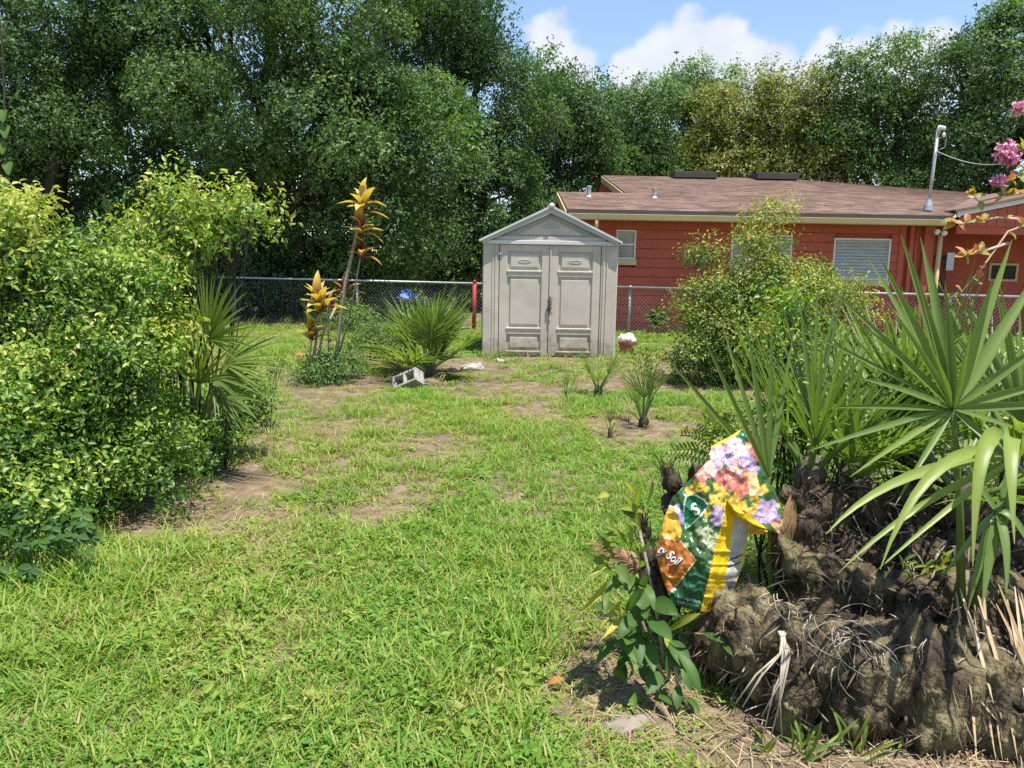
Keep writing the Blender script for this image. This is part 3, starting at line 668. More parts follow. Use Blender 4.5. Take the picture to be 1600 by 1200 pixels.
# ================================================================== CHAIN LINK FENCE
def fence_y(X): return 16.6 - .24*X
def chain_fence(name, xa, xb, label, posts, redpost=None):
    H = 1.02; f = thing(name, ((xa+xb)/2, fence_y((xa+xb)/2), 0), label, 'fence', 'chain link fence runs')
    P = lambda X, z: Vector((X, fence_y(X), z))
    MB().tube([P(xa, H), P(xb, H)], .022, 8).build('top_rail', M_galv, f, smooth=True)
    wm = MB(); p = .057; n = int((xb-xa)/(p))+1
    hh = H-.03
    for sgn in (1, -1):
        X = xa-hh
        while X < xb+hh:
            a0, a1 = (X, .03), (X+sgn*hh, .03+hh)
            # clip to the span
            pts = []
            for t in np.linspace(0, 1, 7):
                xx = a0[0]+(a1[0]-a0[0])*t
                if xa <= xx <= xb: pts.append(P(xx, .03+hh*t)+Vector((0, -.004*sgn, 0)))
            if len(pts) > 1: wm.tube(pts, .0013, 3, caps=False)
            X += p*1.35
    # barbed twisted tips above the rail
    X = xa
    while X < xb:
        wm.tube([P(X, H-.03), P(X+.012, H+.045)], .0016, 3, caps=False); X += p*1.35
    w_ = wm.build('chain_link_mesh', M_galv, f); w_['kind'] = 'stuff'
    for X in posts: MB().tube([P(X, 0)+Vector((0, .035, 0)), P(X, H+.03)+Vector((0, .035, 0))], .028, 8).build('post', M_galv, f, smooth=True)
    return f
M_redp = surf('red_painted_post', (.30, .03, .03), (.42, .05, .045), scale=14, rough=.7, c3=(.16, .07, .05), s3=22, t3=(.58, .66))
XL = lambda px: at(px, 445, 16.8).x
chain_fence('chain_link_fence', -13.5, XL(770), 'grey chain link fence to the left of the shed', [XL(548), XL(330), XL(120), XL(-60)])
chain_fence('chain_link_fence', XL(930), 9.5, 'grey chain link fence between the shed and the red house', [XL(977), XL(1110), XL(1270), XL(1400)])
X = at(741, 450, 16.8).x; rp_ = MB(); rp_.tube([(X, fence_y(X)-.06, 0), (X+.01, fence_y(X)-.06, 1.06)], .042, 8); rp_.tube([(X+.01, fence_y(X)-.06, 1.055), (X+.01, fence_y(X)-.06, 1.09)], [.052, .02], 8)
tag(rp_.build('fence_post', M_redp, smooth=True), 'red painted post at the chain link fence beside the shed', 'post')

# ================================================================== TREES
M_bark = surf('oak_bark', (0.03, 0.026, 0.021), (0.11, 0.097, 0.08), scale=5, rough=.95, bump=.8, bscale=22, spec=.1, stretch=(1, 1, .3))
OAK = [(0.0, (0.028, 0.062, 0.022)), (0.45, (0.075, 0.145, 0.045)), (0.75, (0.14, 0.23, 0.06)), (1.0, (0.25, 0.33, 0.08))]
M_oak = leafmat('oak_leaves', OAK, trans=.33, rough=.52, spec=.32, tcol=(1.25, 1.5, .5))
M_yel = leafmat('yellow_green_leaves', [(0, (.06, .095, .025)), (.45, (.16, .20, .045)), (.75, (.27, .28, .06)), (1, (.36, .33, .08))], trans=.3, rough=.45, spec=.4)
M_moss = leafmat('hanging_moss', [(0, (.10, .11, .085)), (1, (.21, .22, .17))], trans=.15, rough=.9, spec=.1)
OAK_SPR = [sprig(34, .34, .095, .050, .30, twigs=5) for _ in range(6)]
OAK_FAR = [sprig(36, .42, .125, .066, .38, twigs=5) for _ in range(6)]

def L3(px, py, Y, rpx, sy=1.0, sz=1.0):
    if Y > 28: py, rpx = py+24, rpx*.9
    c = at(px, py, Y); r = rpx*Y/FPX
    return (tuple(c), (r, r*sy, r*sz))
def tree(label, bpx, Y, lobes, trad, spr, m, tint=.42, dens=70, moss=0, seed=1, fork=.45, bx=None, name='oak_tree'):
    rr = random.Random(seed)
    X = bx if bx is not None else at(bpx, 430, Y).x
    base = Vector((X, Y, 0)); t = thing(name, base, label, 'tree', 'live oaks behind the left fence' if Y < 28 else 'trees beyond the red house roof')
    cz = [l[0][2] for l in lobes]; zf = max(1.2, min(cz)*fork + 1.0); top = Vector((X+rr.uniform(-.5, .5), Y, zf))
    tp = curve_pts(base-Vector((0, 0, .1)), top, 6, .04, seed=seed)
    tr = MB(); tr.tube(tp, [trad*1.5, trad*1.15, trad, trad*.95, trad*.92, trad*.95, trad*.8], 12)
    hi = max(lobes, key=lambda l: l[0][2]); tr.tube(curve_pts(top-Vector((0, 0, .2)), hi[0], 9, .06, .05, seed+5), list(np.linspace(trad*.75, .03, 10)), 9)
    tr.build('trunk', M_bark, t, smooth=True)
    for i, (c, r) in enumerate(lobes):
        c = Vector(c)
        if c == Vector(hi[0]): continue
        s = base.lerp(top, rr.uniform(.75, 1.0)) if rr.random() < .65 else top.lerp(Vector(hi[0]), rr.uniform(.1, .5))
        b_ = MB(); pts = curve_pts(s, c, 9, .09, .07, seed*31+i); r0 = trad*rr.uniform(.32, .5); b_.tube(pts, list(np.linspace(r0, .03, 10)), 7)
        for j in range(5):
            a = pts[rr.randint(4, 8)]; d = Vector([rr.gauss(0, 1) for _ in range(3)]).normalized(); e = c + Vector([d[q]*r[q]*.85 for q in range(3)])
            b_.tube(curve_pts(a, e, 5, .10, .04, seed*77+i*9+j), list(np.linspace(r0*.35, .010, 6)), 5)
        b_.build('limb', M_bark, t, smooth=True)
    P, D, H = lobe_points(lobes, dens*(1.8 if Y < 28 else 2.3), shell=.4, ragged=.8, clump=(.046 if Y < 28 else .036)*Y)
    ok = P[:, 2] > .15; CT = lobe_points.tint[ok]; P, D, H = P[ok], D[ok], H[ok]
    n = len(P); cl = fbm(P[:, 0]*.8+P[:, 1]*.5, P[:, 2]*.9+seed, 3, seed)
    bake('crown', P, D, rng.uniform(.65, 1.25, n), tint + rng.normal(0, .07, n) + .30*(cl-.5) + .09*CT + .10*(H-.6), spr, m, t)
    if moss:
        V, F, T, o = [], [], [], 0
        for i in range(moss):
            p = P[rng.integers(0, n)]; L_ = rng.uniform(.4, 1.5)
            for j in range(16):
                q = p + rng.normal(0, .10, 3)*np.array([1, 1, .5]); l = L_*rng.uniform(.4, 1.1); w_ = .010; a = rng.uniform(0, 3.14); s0 = rng.normal(0, .05, 2)
                ux, uy = math.cos(a)*w_, math.sin(a)*w_
                for k_ in range(4):
                    z = k_/3; ww = 1-z*.8; wx_, wy_ = s0*math.sin(z*4)*1.0
                    V += [(q[0]+ux*ww+wx_, q[1]+uy*ww+wy_, q[2]-l*z), (q[0]-ux*ww+wx_, q[1]-uy*ww+wy_, q[2]-l*z)]; T += [rng.random()]*2
                for k_ in range(3): b_ = o+2*k_; F += [(b_, b_+1, b_+3), (b_, b_+3, b_+2)]
                o += 8
        mo = npmesh('moss', np.array(V), np.array(F), M_moss, t, tint=np.array(T)); mo['kind'] = 'stuff'
    return t

# left oaks, close behind the fence: crowns reach almost to the ground
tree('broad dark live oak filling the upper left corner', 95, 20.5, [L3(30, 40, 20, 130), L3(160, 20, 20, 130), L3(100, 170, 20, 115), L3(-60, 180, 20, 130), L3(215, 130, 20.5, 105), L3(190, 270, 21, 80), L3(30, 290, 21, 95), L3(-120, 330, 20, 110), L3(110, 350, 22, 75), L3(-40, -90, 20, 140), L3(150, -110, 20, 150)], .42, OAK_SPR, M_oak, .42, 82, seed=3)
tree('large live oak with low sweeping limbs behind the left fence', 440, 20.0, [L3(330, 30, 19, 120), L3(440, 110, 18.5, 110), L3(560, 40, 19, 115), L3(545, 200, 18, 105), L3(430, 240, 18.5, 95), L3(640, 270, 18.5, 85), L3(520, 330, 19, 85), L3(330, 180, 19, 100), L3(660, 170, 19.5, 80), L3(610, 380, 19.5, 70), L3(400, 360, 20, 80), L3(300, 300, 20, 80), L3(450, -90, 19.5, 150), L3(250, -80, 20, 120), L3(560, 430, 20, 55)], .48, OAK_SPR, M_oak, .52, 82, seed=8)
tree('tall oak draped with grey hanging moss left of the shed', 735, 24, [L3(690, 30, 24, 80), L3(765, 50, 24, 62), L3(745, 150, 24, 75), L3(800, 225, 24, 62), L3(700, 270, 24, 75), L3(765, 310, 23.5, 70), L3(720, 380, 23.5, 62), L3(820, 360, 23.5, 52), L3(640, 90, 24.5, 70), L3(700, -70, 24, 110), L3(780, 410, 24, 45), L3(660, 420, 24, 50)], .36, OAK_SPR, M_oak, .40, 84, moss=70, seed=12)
# trees behind the house
tree('slim dark oak rising just right of the moss-draped oak', 880, 30, [L3(860, 110, 30, 42), L3(905, 120, 30, 40), L3(840, 180, 30, 52), L3(900, 200, 30, 50), L3(870, 260, 30, 52), L3(930, 255, 30, 42), L3(830, 300, 30, 52), L3(885, 330, 30, 50), L3(840, 380, 30, 50)], .26, OAK_FAR, M_oak, .42, 62, seed=21)
tree('airy green tree above the left end of the house roof', 990, 33, [L3(965, 165, 33, 36), L3(1005, 160, 33, 40), L3(945, 220, 33, 42), L3(990, 225, 33, 45), L3(1030, 235, 33, 40), L3(960, 280, 33, 40), L3(1015, 300, 33, 45)], .24, OAK_FAR, M_oak, .52, 60, seed=24)
tree('pointed bluish green tree over the house roof below the clouds', 1085, 36, [L3(1080, 115, 36, 32), L3(1110, 140, 36, 34), L3(1060, 165, 36, 38), L3(1105, 195, 36, 42), L3(1070, 230, 36, 44), L3(1045, 270, 36, 40), L3(1110, 275, 36, 44)], .24, OAK_FAR, M_oak, .58, 60, seed=29)
tree('yellow green round tree over the middle of the house roof', 1165, 33, [L3(1130, 160, 33, 34), L3(1180, 150, 33, 34), L3(1115, 205, 33, 36), L3(1165, 205, 33, 42), L3(1210, 195, 33, 34), L3(1140, 255, 33, 44), L3(1195, 260, 33, 44)], .22, OAK_FAR, M_yel, .62, 62, seed=33, name='yellow_tree')
tree('taller yellow green tree with a ragged top over the roof', 1262, 32, [L3(1240, 128, 32, 30), L3(1285, 140, 32, 32), L3(1235, 180, 32, 34), L3(1280, 195, 32, 42), L3(1310, 190, 32, 32), L3(1250, 245, 32, 42), L3(1300, 255, 32, 40)], .22, OAK_FAR, M_yel, .58, 60, seed=38, name='yellow_tree')
tree('open oak with bare dark limbs behind the roof mast', 1378, 31, [L3(1350, 120, 31, 42), L3(1400, 95, 31, 40), L3(1330, 175, 31, 40), L3(1390, 165, 31, 44), L3(1440, 150, 31, 44), L3(1450, 215, 31, 42), L3(1335, 240, 31, 34), L3(1400, 245, 31, 30)], .30, OAK_FAR, M_oak, .55, 55, seed=41, fork=.5)
tree('big leaning oak in the upper right corner', 1520, 29, [L3(1500, 100, 29, 46), L3(1560, 50, 29, 52), L3(1530, 165, 29, 52), L3(1600, 130, 29, 62), L3(1490, 190, 29, 44), L3(1500, 255, 29, 44), L3(1570, 235, 29, 54), L3(1640, 30, 29, 70), L3(1660, 200, 29, 70), L3(1440, 275, 29, 30), L3(1720, 120, 29, 80)], .36, OAK_FAR, M_oak, .46, 62, moss=12, seed=47)

# understory shrubs in the shade behind the left fence
UND = [sprig(50, .45, .08, .045, .40, twigs=5) for _ in range(4)]
def shrub(label, lobes, spr, m, dens, tint, stems=6, seed=1, name='shrub', cat='shrub', group=None, smin=.7, smax=1.25, tipgrad=.2, mstem=None, shell=.3, ragged=.8, clump=0.0):
    rr = random.Random(seed); c0 = Vector(lobes[0][0]); lx = sum(l[0][0] for l in lobes)/len(lobes); ly = sum(l[0][1] for l in lobes)/len(lobes)
    t = thing(name, (lx, ly, 0), label, cat, group or ('leafy bushes in the yard' if name == 'bush' else None))
    P, D, H = lobe_points(lobes, dens, shell=shell, ragged=ragged, clump=clump); ok = P[:, 2] > .04; CT = lobe_points.tint[ok]; P, D, H = P[ok], D[ok], H[ok]; n = len(P)
    zt = P[:, 2].max()
    for i in range(stems):
        c, r = lobes[i % len(lobes)]; e = Vector(c)+Vector((rr.uniform(-.5, .5)*r[0], rr.uniform(-.5, .5)*r[1], r[2]*rr.uniform(.2, .9)))
        b_ = MB(); q = Vector((c[0]*.3+lx*.7+rr.uniform(-.12, .12), c[1]*.3+ly*.7+rr.uniform(-.12, .12), -.02)); r0 = .003+.0045*zt
        pts = curve_pts(q, e, 6, .06, 0, seed*13+i); b_.tube(pts, list(np.linspace(r0, .003, 7)), 5)
        for j in range(4):
            a = pts[rr.randint(2, 5)]; d = Vector([rr.gauss(0, 1) for _ in range(3)]).normalized()
            b_.tube(curve_pts(a, Vector(c)+Vector([d[k_]*r[k_]*.9 for k_ in range(3)]), 4, .06, 0, seed*19+i*5+j), list(np.linspace(r0*.5, .002, 5)), 4)
        b_.build('stem', mstem or M_bark, t, smooth=True)
    cl = fbm(P[:, 0]*3+P[:, 1]*2, P[:, 2]*3+seed, 3, seed)
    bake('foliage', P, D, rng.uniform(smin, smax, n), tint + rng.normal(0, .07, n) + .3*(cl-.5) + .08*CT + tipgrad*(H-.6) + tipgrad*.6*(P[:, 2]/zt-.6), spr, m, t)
    return t
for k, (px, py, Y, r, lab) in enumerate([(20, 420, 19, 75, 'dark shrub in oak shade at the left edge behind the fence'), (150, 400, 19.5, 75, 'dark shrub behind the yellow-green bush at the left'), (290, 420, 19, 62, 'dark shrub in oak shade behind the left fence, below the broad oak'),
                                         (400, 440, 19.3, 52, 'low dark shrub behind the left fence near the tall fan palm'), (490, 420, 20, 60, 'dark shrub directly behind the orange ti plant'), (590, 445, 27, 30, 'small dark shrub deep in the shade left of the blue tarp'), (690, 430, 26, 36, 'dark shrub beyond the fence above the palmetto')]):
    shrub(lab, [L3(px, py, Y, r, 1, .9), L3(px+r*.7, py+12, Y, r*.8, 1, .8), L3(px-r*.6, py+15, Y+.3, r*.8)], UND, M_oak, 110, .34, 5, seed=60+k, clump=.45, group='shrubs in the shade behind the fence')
P = np.stack([rng.uniform(-60, 2, 1300), rng.uniform(40, 52, 1300), rng.random(1300)**1.2*9.0], 1); P[:, 2] *= np.clip((6-P[:, 0])/16, .3, 1)
P2 = np.stack([rng.uniform(0, 70, 600), rng.uniform(48, 58, 600), rng.random(600)*3.6], 1); P = np.concatenate([P, P2])
tag(bake('woodland', P, rng.normal(0, 1, (len(P), 3))+np.array([0, 0, .4]), rng.uniform(2.2, 3.6, len(P)), .3+rng.normal(0, .1, len(P)), OAK_FAR[:2], M_oak, None), 'dark far woodland behind the trees', 'woodland', kind='stuff')
# blue tarp seen through the fence
M_tarp = surf('blue_tarp', (.02, .09, .42), (.05, .17, .62), scale=4, rough=.45, bump=.5, bscale=9)
a, c = at(583, 460, 30), at(652, 446, 30); tv = MB(); nx, ny = 18, 8
for j in range(ny):
    for i in range(nx):
        u, v = i/(nx-1), j/(ny-1); z = max(.03, (c.z+.02)*(math.sin(math.pi*v)**.45)*(min(1, 5*min(u, 1-u)+.1))*(.82+.25*math.sin(u*9)*math.sin(u*4+v*3)))
        tv.add([(a.x+(c.x-a.x)*u, 29.3+1.5*v, z)], [])
tv.f = [(j*nx+i, j*nx+i+1, (j+1)*nx+i+1, (j+1)*nx+i) for j in range(ny-1) for i in range(nx-1)]
tag(tv.build('tarp', M_tarp, smooth=True), 'bright blue tarp spread over a heap beyond the left fence', 'tarp')

# ================================================================== PALMS
M_palm = leafmat('palmetto_blade', [(0, (.26, .22, .12)), (.2, (.19, .21, .06)), (.45, (.12, .19, .048)), (.75, (.18, .255, .06)), (1, (.29, .345, .08))], trans=.36, rough=.42, spec=.4, tcol=(1.25, 1.5, .45))
def leaflet(hub, d, nrm, L, W, droop=.1, seg=7, fold=.35, tint=.5, tip=-.05, base=.30, curl=0.0):
    """one folded, tapering palm segment; returns verts, quads, tint"""
    hub, d, nrm = Vector(hub), Vector(d).normalized(), Vector(nrm).normalized(); V, F, T = [], [], []; prev = None
    pts = [hub + d*L*t + Vector((0, 0, -1))*droop*L*t**2.3 + nrm*curl*L*t*t for t in np.linspace(0, 1, seg+1)]
    for k, p in enumerate(pts):
        t = k/seg; tg = (pts[min(k+1, seg)]-pts[max(k-1, 0)]).normalized(); side = tg.cross(nrm)
        if side.length < 1e-4: side = tg.orthogonal()
        side.normalize(); nn = side.cross(tg)
        w = W*.5*min(1, base+t*2.6)*max(.03, (1-t**2.0))**.85
        V += [p-side*w+nn*fold*w, p-nn*fold*w*.4, p+side*w+nn*fold*w]; tt = tint + tip*t*t; T += [tt, tt+.06, tt]
    for k in range(seg):
        for j in range(2): a = k*3+j; F.append((a, a+1, a+4, a+3))
    return np.array([tuple(v) for v in V]), np.array(F), np.array(T)
def fan(parent, base, hub, axis, nrm, L, n, spread, W, droop=.08, pr=.008, tint=.5, separate=False, seed=0, cup=.15, jitter=.05, name='frond', label=None, lenvar=.25, drange=None):
    rr = random.Random(seed); axis = Vector(axis).normalized(); nrm = Vector(nrm); nrm = (nrm-axis*nrm.dot(axis)).normalized(); side = axis.cross(nrm)
    pet = MB(); base, hub = Vector(base), Vector(hub)
    pts = [base.lerp(hub, t)+Vector((0, 0, .06*(hub-base).length*math.sin(math.pi*t))) for t in np.linspace(0, 1, 7)]
    pet.tube(pts, list(np.linspace(pr*1.4, pr, 7)), 6)
    pv = np.array([tuple(v) for v in pet.v]); parts = [(pv, np.array([f for f in pet.f if len(f) == 4]), np.full(len(pv), tint+.1))]; leaves = []
    for i in range(n):
        a = (i/(n-1)-.5)*spread + rr.uniform(-jitter, jitter) if n > 1 else 0
        d = axis*math.cos(a)+side*math.sin(a)+nrm*(cup+rr.uniform(-.08, .08))
        q = leaflet(hub, d, nrm, L*(1-lenvar*abs(2*a/spread)**2)*rr.uniform(.86, 1.06), W*rr.uniform(.8, 1.15)*(1-.25*abs(2*a/spread)), droop*rr.uniform(.4, 1.6), tint=tint+rr.gauss(0, .08), tip=rr.uniform(-.3, .05), seg=8 if separate else 5)
        leaves.append(q)
    if not separate: parts += leaves
    V, F, T = join(parts); fr = npmesh(name, V, F, M_palm, parent, tint=np.clip(T, 0, 1), smooth=False)
    if label: fr['label'] = label
    if separate:
        for (v, f, t) in leaves: npmesh('leaflet', v, f, M_palm, fr, tint=np.clip(t, 0, 1))
    return fr
def palmetto(label, base, n, pet, L, nl, W, seed, spread=3.4, el=(25, 85), tint=.5, droop=.1, dead=0, group=None, cat='palm', name='palmetto', az=None):
    rr = random.Random(seed); base = Vector(base); t = thing(name, base, label, cat, group or 'fan palmettos in the yard')
    MB().tube([base+Vector((0, 0, -.03)), base+Vector((.01, 0, .05*L+.04)), base+Vector((0, .01, .12*L+.06))], [.05*L/.5, .06*L/.5, .03*L/.5], 8).build('trunk', M_bark, t, smooth=True)
    for i in range(n):
        a = rr.uniform(*az) if az else i*2.399+rr.uniform(-.4, .4); e = R_(rr.uniform(*el)); dd = i >= n-dead
        if dd: e = R_(rr.uniform(0, 15))
        d = Vector((math.cos(a)*math.cos(e), math.sin(a)*math.cos(e), math.sin(e))); l = pet*rr.uniform(.6, 1.1)
        hub = base + Vector((math.cos(a)*.02, math.sin(a)*.02, .05)) + d*l
        inner = (Vector((0, 0, 1)) - d*d.z*.8 - Vector((math.cos(a), math.sin(a), 0))*.6)
        ax = (d + Vector((math.cos(a), math.sin(a), -.25))*rr.uniform(0, .35)).normalized()
        if inner.length < .05: inner = Vector((-math.cos(a), -math.sin(a), .2))
        fan(t, base+Vector((0, 0, .03)), hub, ax, inner, L*rr.uniform(.75, 1.08), nl, spread*rr.uniform(.8, 1.05), W, droop=droop*rr.uniform(.5, 1.6), pr=.010*L/.5, tint=.12 if dd else tint+rr.uniform(-.12, .12), seed=seed*53+i)
    return t
palmetto('bushy green fan palmetto growing left of the shed', gp(668, 588), 27, .50, .80, 22, .034, 5, spread=2.5, el=(14, 88), tint=.72, droop=.14, dead=2)
palmetto('small spiky palmetto on bare soil, nearest in the right lawn', gp(1004, 668), 7, .26, .42, 11, .016, 6, spread=1.5, el=(45, 88), tint=.42, droop=.05, dead=1)
palmetto('small spiky palmetto in the lawn just before the shed corner', gp(934, 618), 6, .24, .46, 9, .017, 9, spread=1.3, el=(35, 85), tint=.52, droop=.05)
palmetto('tiny palmetto sprout at the foot of the small spiky palmetto', gp(952, 684), 4, .10, .18, 6, .011, 14, spread=1.2, el=(40, 88), tint=.25, droop=.05, dead=1)
palmetto('tiny thin palmetto sprout left of the spiky palmettos', gp(884, 624), 3, .10, .2, 5, .012, 15, spread=.9, el=(60, 88), tint=.4, droop=.05)
# tall fan palm growing out of the left hedge
lp = thing('palmetto', gp(335, 745), 'fan palmetto sticking out of the right side of the left bush', 'palm', 'fan palmettos in the yard')
B = gp(295, 735)
MB().tube([B-Vector((0, 0, .05)), B+Vector((.02, 0, .25))], [.06, .05], 8).build('trunk', M_bark, lp, smooth=True)
fan(lp, B, at(325, 530, 5.0), Vector((.62, -.2, .8)), Vector((-.25, -1, .45)), .56, 24, 2.2, .030, .12, .010, .9, True, 71)
for k, (px, py, ax, L_, ti) in enumerate([(285, 560, (-.3, .1, 1), .5, .5), (262, 545, (-.6, 0, .9), .5, .45), (310, 600, (.2, -.3, .9), .45, .5), (350, 570, (.9, 0, .35), .5, .55), (340, 620, (.8, -.2, .1), .42, .4), (240, 500, (-.4, 0, 1), .45, .5), (335, 590, (.9, -.3, -.3), .4, .2)]):
    fan(lp, B, at(px, py, 5.1), Vector(ax), Vector((.1, -1, .5)), L_*1.1, 15, 1.8, .025, .12, .009, ti+.22, False, 80+k)
# palms standing behind the stump
palmetto('grey green palmetto clump behind the stump', gp(1325, 770), 9, .50, .62, 14, .030, 31, spread=1.8, el=(35, 85), tint=.48, droop=.08, dead=1)
palmetto('palmetto clump against the right-hand bush, farther from the stump', gp(1400, 690), 9, .48, .66, 16, .030, 34, spread=2.2, el=(30, 85), tint=.50, droop=.10, dead=1)
palmetto('palmetto clump at the right edge behind the big fan leaf', gp(1570, 720), 10, .55, .70, 18, .030, 37, spread=2.4, el=(30, 85), tint=.5, droop=.12)
palmetto('narrow palmetto behind the weedy stems right of the soil bag', gp(1255, 760), 6, .40, .55, 10, .022, 39, spread=1.3, el=(40, 85), tint=.5, droop=.06)
palmetto('spreading palmetto growing on the heap just behind the stump', at(1325, 770, 3.2), 9, .22, .58, 15, .024, 41, spread=1.9, el=(30, 85), tint=.58, droop=.06)
palmetto('tall palmetto between the big fan leaf and the rounded bush', at(1420, 740, 3.4), 9, .34, .66, 15, .026, 43, spread=1.8, el=(45, 88), tint=.5, droop=.06)
palmetto('bright palmetto rising at the right edge above the stump', at(1590, 760, 3.0), 8, .32, .64, 16, .026, 46, spread=2.0, el=(45, 88), tint=.62, droop=.08)
palmetto('low palmetto fans spreading under the big fan leaf', at(1500, 800, 2.95), 7, .18, .50, 16, .022, 49, spread=2.2, el=(10, 60), tint=.55, droop=.12, dead=1)
palmetto('palmetto with stiff sword leaves beside the leafy weeds', at(1262, 760, 3.15), 6, .26, .60, 10, .022, 52, spread=1.2, el=(50, 88), tint=.55, droop=.03)
# young upright leaf rising behind the soil bag
yp = thing('palmetto', at(1203, 800, 2.85), 'upright young palm leaf rising behind the soil bag', 'palm', 'fan palmettos in the yard')
hb = at(1200, 745, 2.85)
fan(yp, at(1205, 930, 2.8), hb, at(1160, 560, 2.85)-hb, (0, -1, .2), .01, 2, .1, .005, 0, .008, .5, False, 5)
yl = [n_ for n_ in yp.children][0]; yl.name = 'leaf_stalk'
for (tx, ty, Yt) in [(1034, 549, 2.8), (1094, 515, 2.75), (1128, 505, 2.95), (1165, 490, 2.85), (1178, 560, 3.0), (1206, 494, 2.9), (1240, 520, 3.0), (1222, 600, 3.05)]:
    v = at(tx, ty, Yt)-hb; V, F, T = leaflet(hb, v, (0, -1, .25), v.length, .024, .0, 8, .4, .52+random.uniform(-.1, .1), -.15, base=.45); npmesh('leaflet', V, F, M_palm, yl, tint=np.clip(T, 0, 1))
# the big fan leaf in front
bp_ = thing('fan_palm', at(1500, 930, 2.5), 'large fan palm with wide radiating leaves growing on the stump', 'palm')
hub = at(1489, 640, 2.45)
st = MB(); sb0 = at(1502, 945, 2.52); st.tube([sb0, at(1500, 800, 2.5), at(1494, 700, 2.46), hub], [.016, .012, .010, .009], 8)
pv = st.build('frond', M_palm, bp_, smooth=True, label='frontmost fan leaf facing the viewer'); pa_ = pv.data.attributes.new('tint', 'FLOAT', 'POINT'); pa_.data.foreach_set('value', [.6]*len(pv.data.vertices))
tips = [(1404, 352, 2.5, 30), (1436, 358, 2.6, 30), (1366, 385, 2.4, 30), (1350, 392, 2.65, 26), (1425, 408, 2.4, 26), (1452, 402, 2.5, 26), (1475, 428, 2.35, 28), (1555, 425, 2.4, 34), (1585, 362, 2.6, 36), (1640, 400, 2.6, 40),
        (1384, 470, 2.2, 24), (1342, 505, 2.3, 26), (1285, 440, 2.5, 20), (1335, 590, 2.15, 22), (1240, 510, 2.5, 14), (1290, 640, 2.3, 18), (1262, 705, 2.2, 20), (1330, 745, 2.15, 20), (1665, 520, 2.4, 28), (1700, 590, 2.3, 26), (1690, 640, 2.25, 26), (1640, 700, 2.2, 22), (1610, 760, 2.2, 20), (1400, 790, 2.2, 18), (1448, 535, 2.2, 20), (1520, 500, 2.25, 24)]
for (tx, ty, Yt, w) in tips:
    v = at(tx, ty, Yt)-hub; L_ = v.length
    V, F, T = leaflet(hub, v+Vector((0, 0, .03)), (random.uniform(-.35, .35), -1, random.uniform(.15, .6)), L_, w*2.4/1200*.62, .05, 9, .5, .62+random.uniform(-.18, .2), -.12, base=.30)
    npmesh('leaflet', V, F, M_palm, pv, tint=np.clip(T, 0, 1))
# bent leaves spilling over lower right
def spill(hub, stalk, arcs, label, ti):
    s_ = MB(); s_.tube([stalk, stalk.lerp(hub, .5)+Vector((.02, 0, .03)), hub], [.013, .011, .009], 7); f_ = s_.build('frond', M_palm, bp_, smooth=True, label=label)
    a_ = f_.data.attributes.new('tint', 'FLOAT', 'POINT'); a_.data.foreach_set('value', [.6]*len(f_.data.vertices))
    for (mx, my, tx, ty, Yt, w) in arcs:
        m_, t_ = at(mx, my, (hub.y+Yt)/2), at(tx, ty, Yt); V, F, T = [], [], []
        for k in range(11):
            t = k/10; p = hub*(1-t)**2 + (m_*2-(hub+t_)*.5)*2*t*(1-t) + t_*t*t; q = (m_*2-(hub+t_)*.5); tg = ((q-hub)*(1-t)+(t_-q)*t).normalized()
            nn = Vector((random.uniform(-.03, .03), -.75, .65)); sd = tg.cross(nn).normalized(); n2 = sd.cross(tg); ww = w*2.3/1200*.36*min(1, .35+2.5*t)*max(.04, 1-t**2.6)
            V += [p-sd*ww+n2*ww*.35, p-n2*ww*.15, p+sd*ww+n2*ww*.35]; T += [ti, ti+.08, ti]
        for k in range(10):
            for j in range(2): a = k*3+j; F.append((a, a+1, a+4, a+3))
        npmesh('leaflet', np.array([tuple(v) for v in V]), np.array(F), M_palm, f_, tint=np.array(T))
spill(at(1590, 715, 2.35), at(1530, 930, 2.5), [(1420, 745, 1290, 835, 2.1, 26), (1470, 730, 1375, 890, 2.05, 30), (1540, 695, 1520, 885, 2.05, 40), (1578, 690, 1585, 850, 2.0, 42), (1440, 790, 1310, 895, 2.15, 18), (1620, 700, 1640, 860, 2.0, 40), (1500, 780, 1360, 900, 2.1, 16), (1600, 660, 1690, 760, 2.1, 36)], 'pale sunlit fan leaf with bent drooping segments', .82)
spill(at(1556, 800, 2.4), at(1520, 950, 2.5), [(1535, 860, 1512, 955, 2.3, 26), (1545, 870, 1535, 945, 2.28, 26), (1570, 850, 1572, 930, 2.25, 24), (1520, 840, 1470, 905, 2.3, 18), (1590, 820, 1630, 900, 2.3, 22), (1530, 760, 1500, 720, 2.45, 18), (1570, 760, 1575, 700, 2.45, 20)], 'small lower fan leaf hanging over the stump', .5)

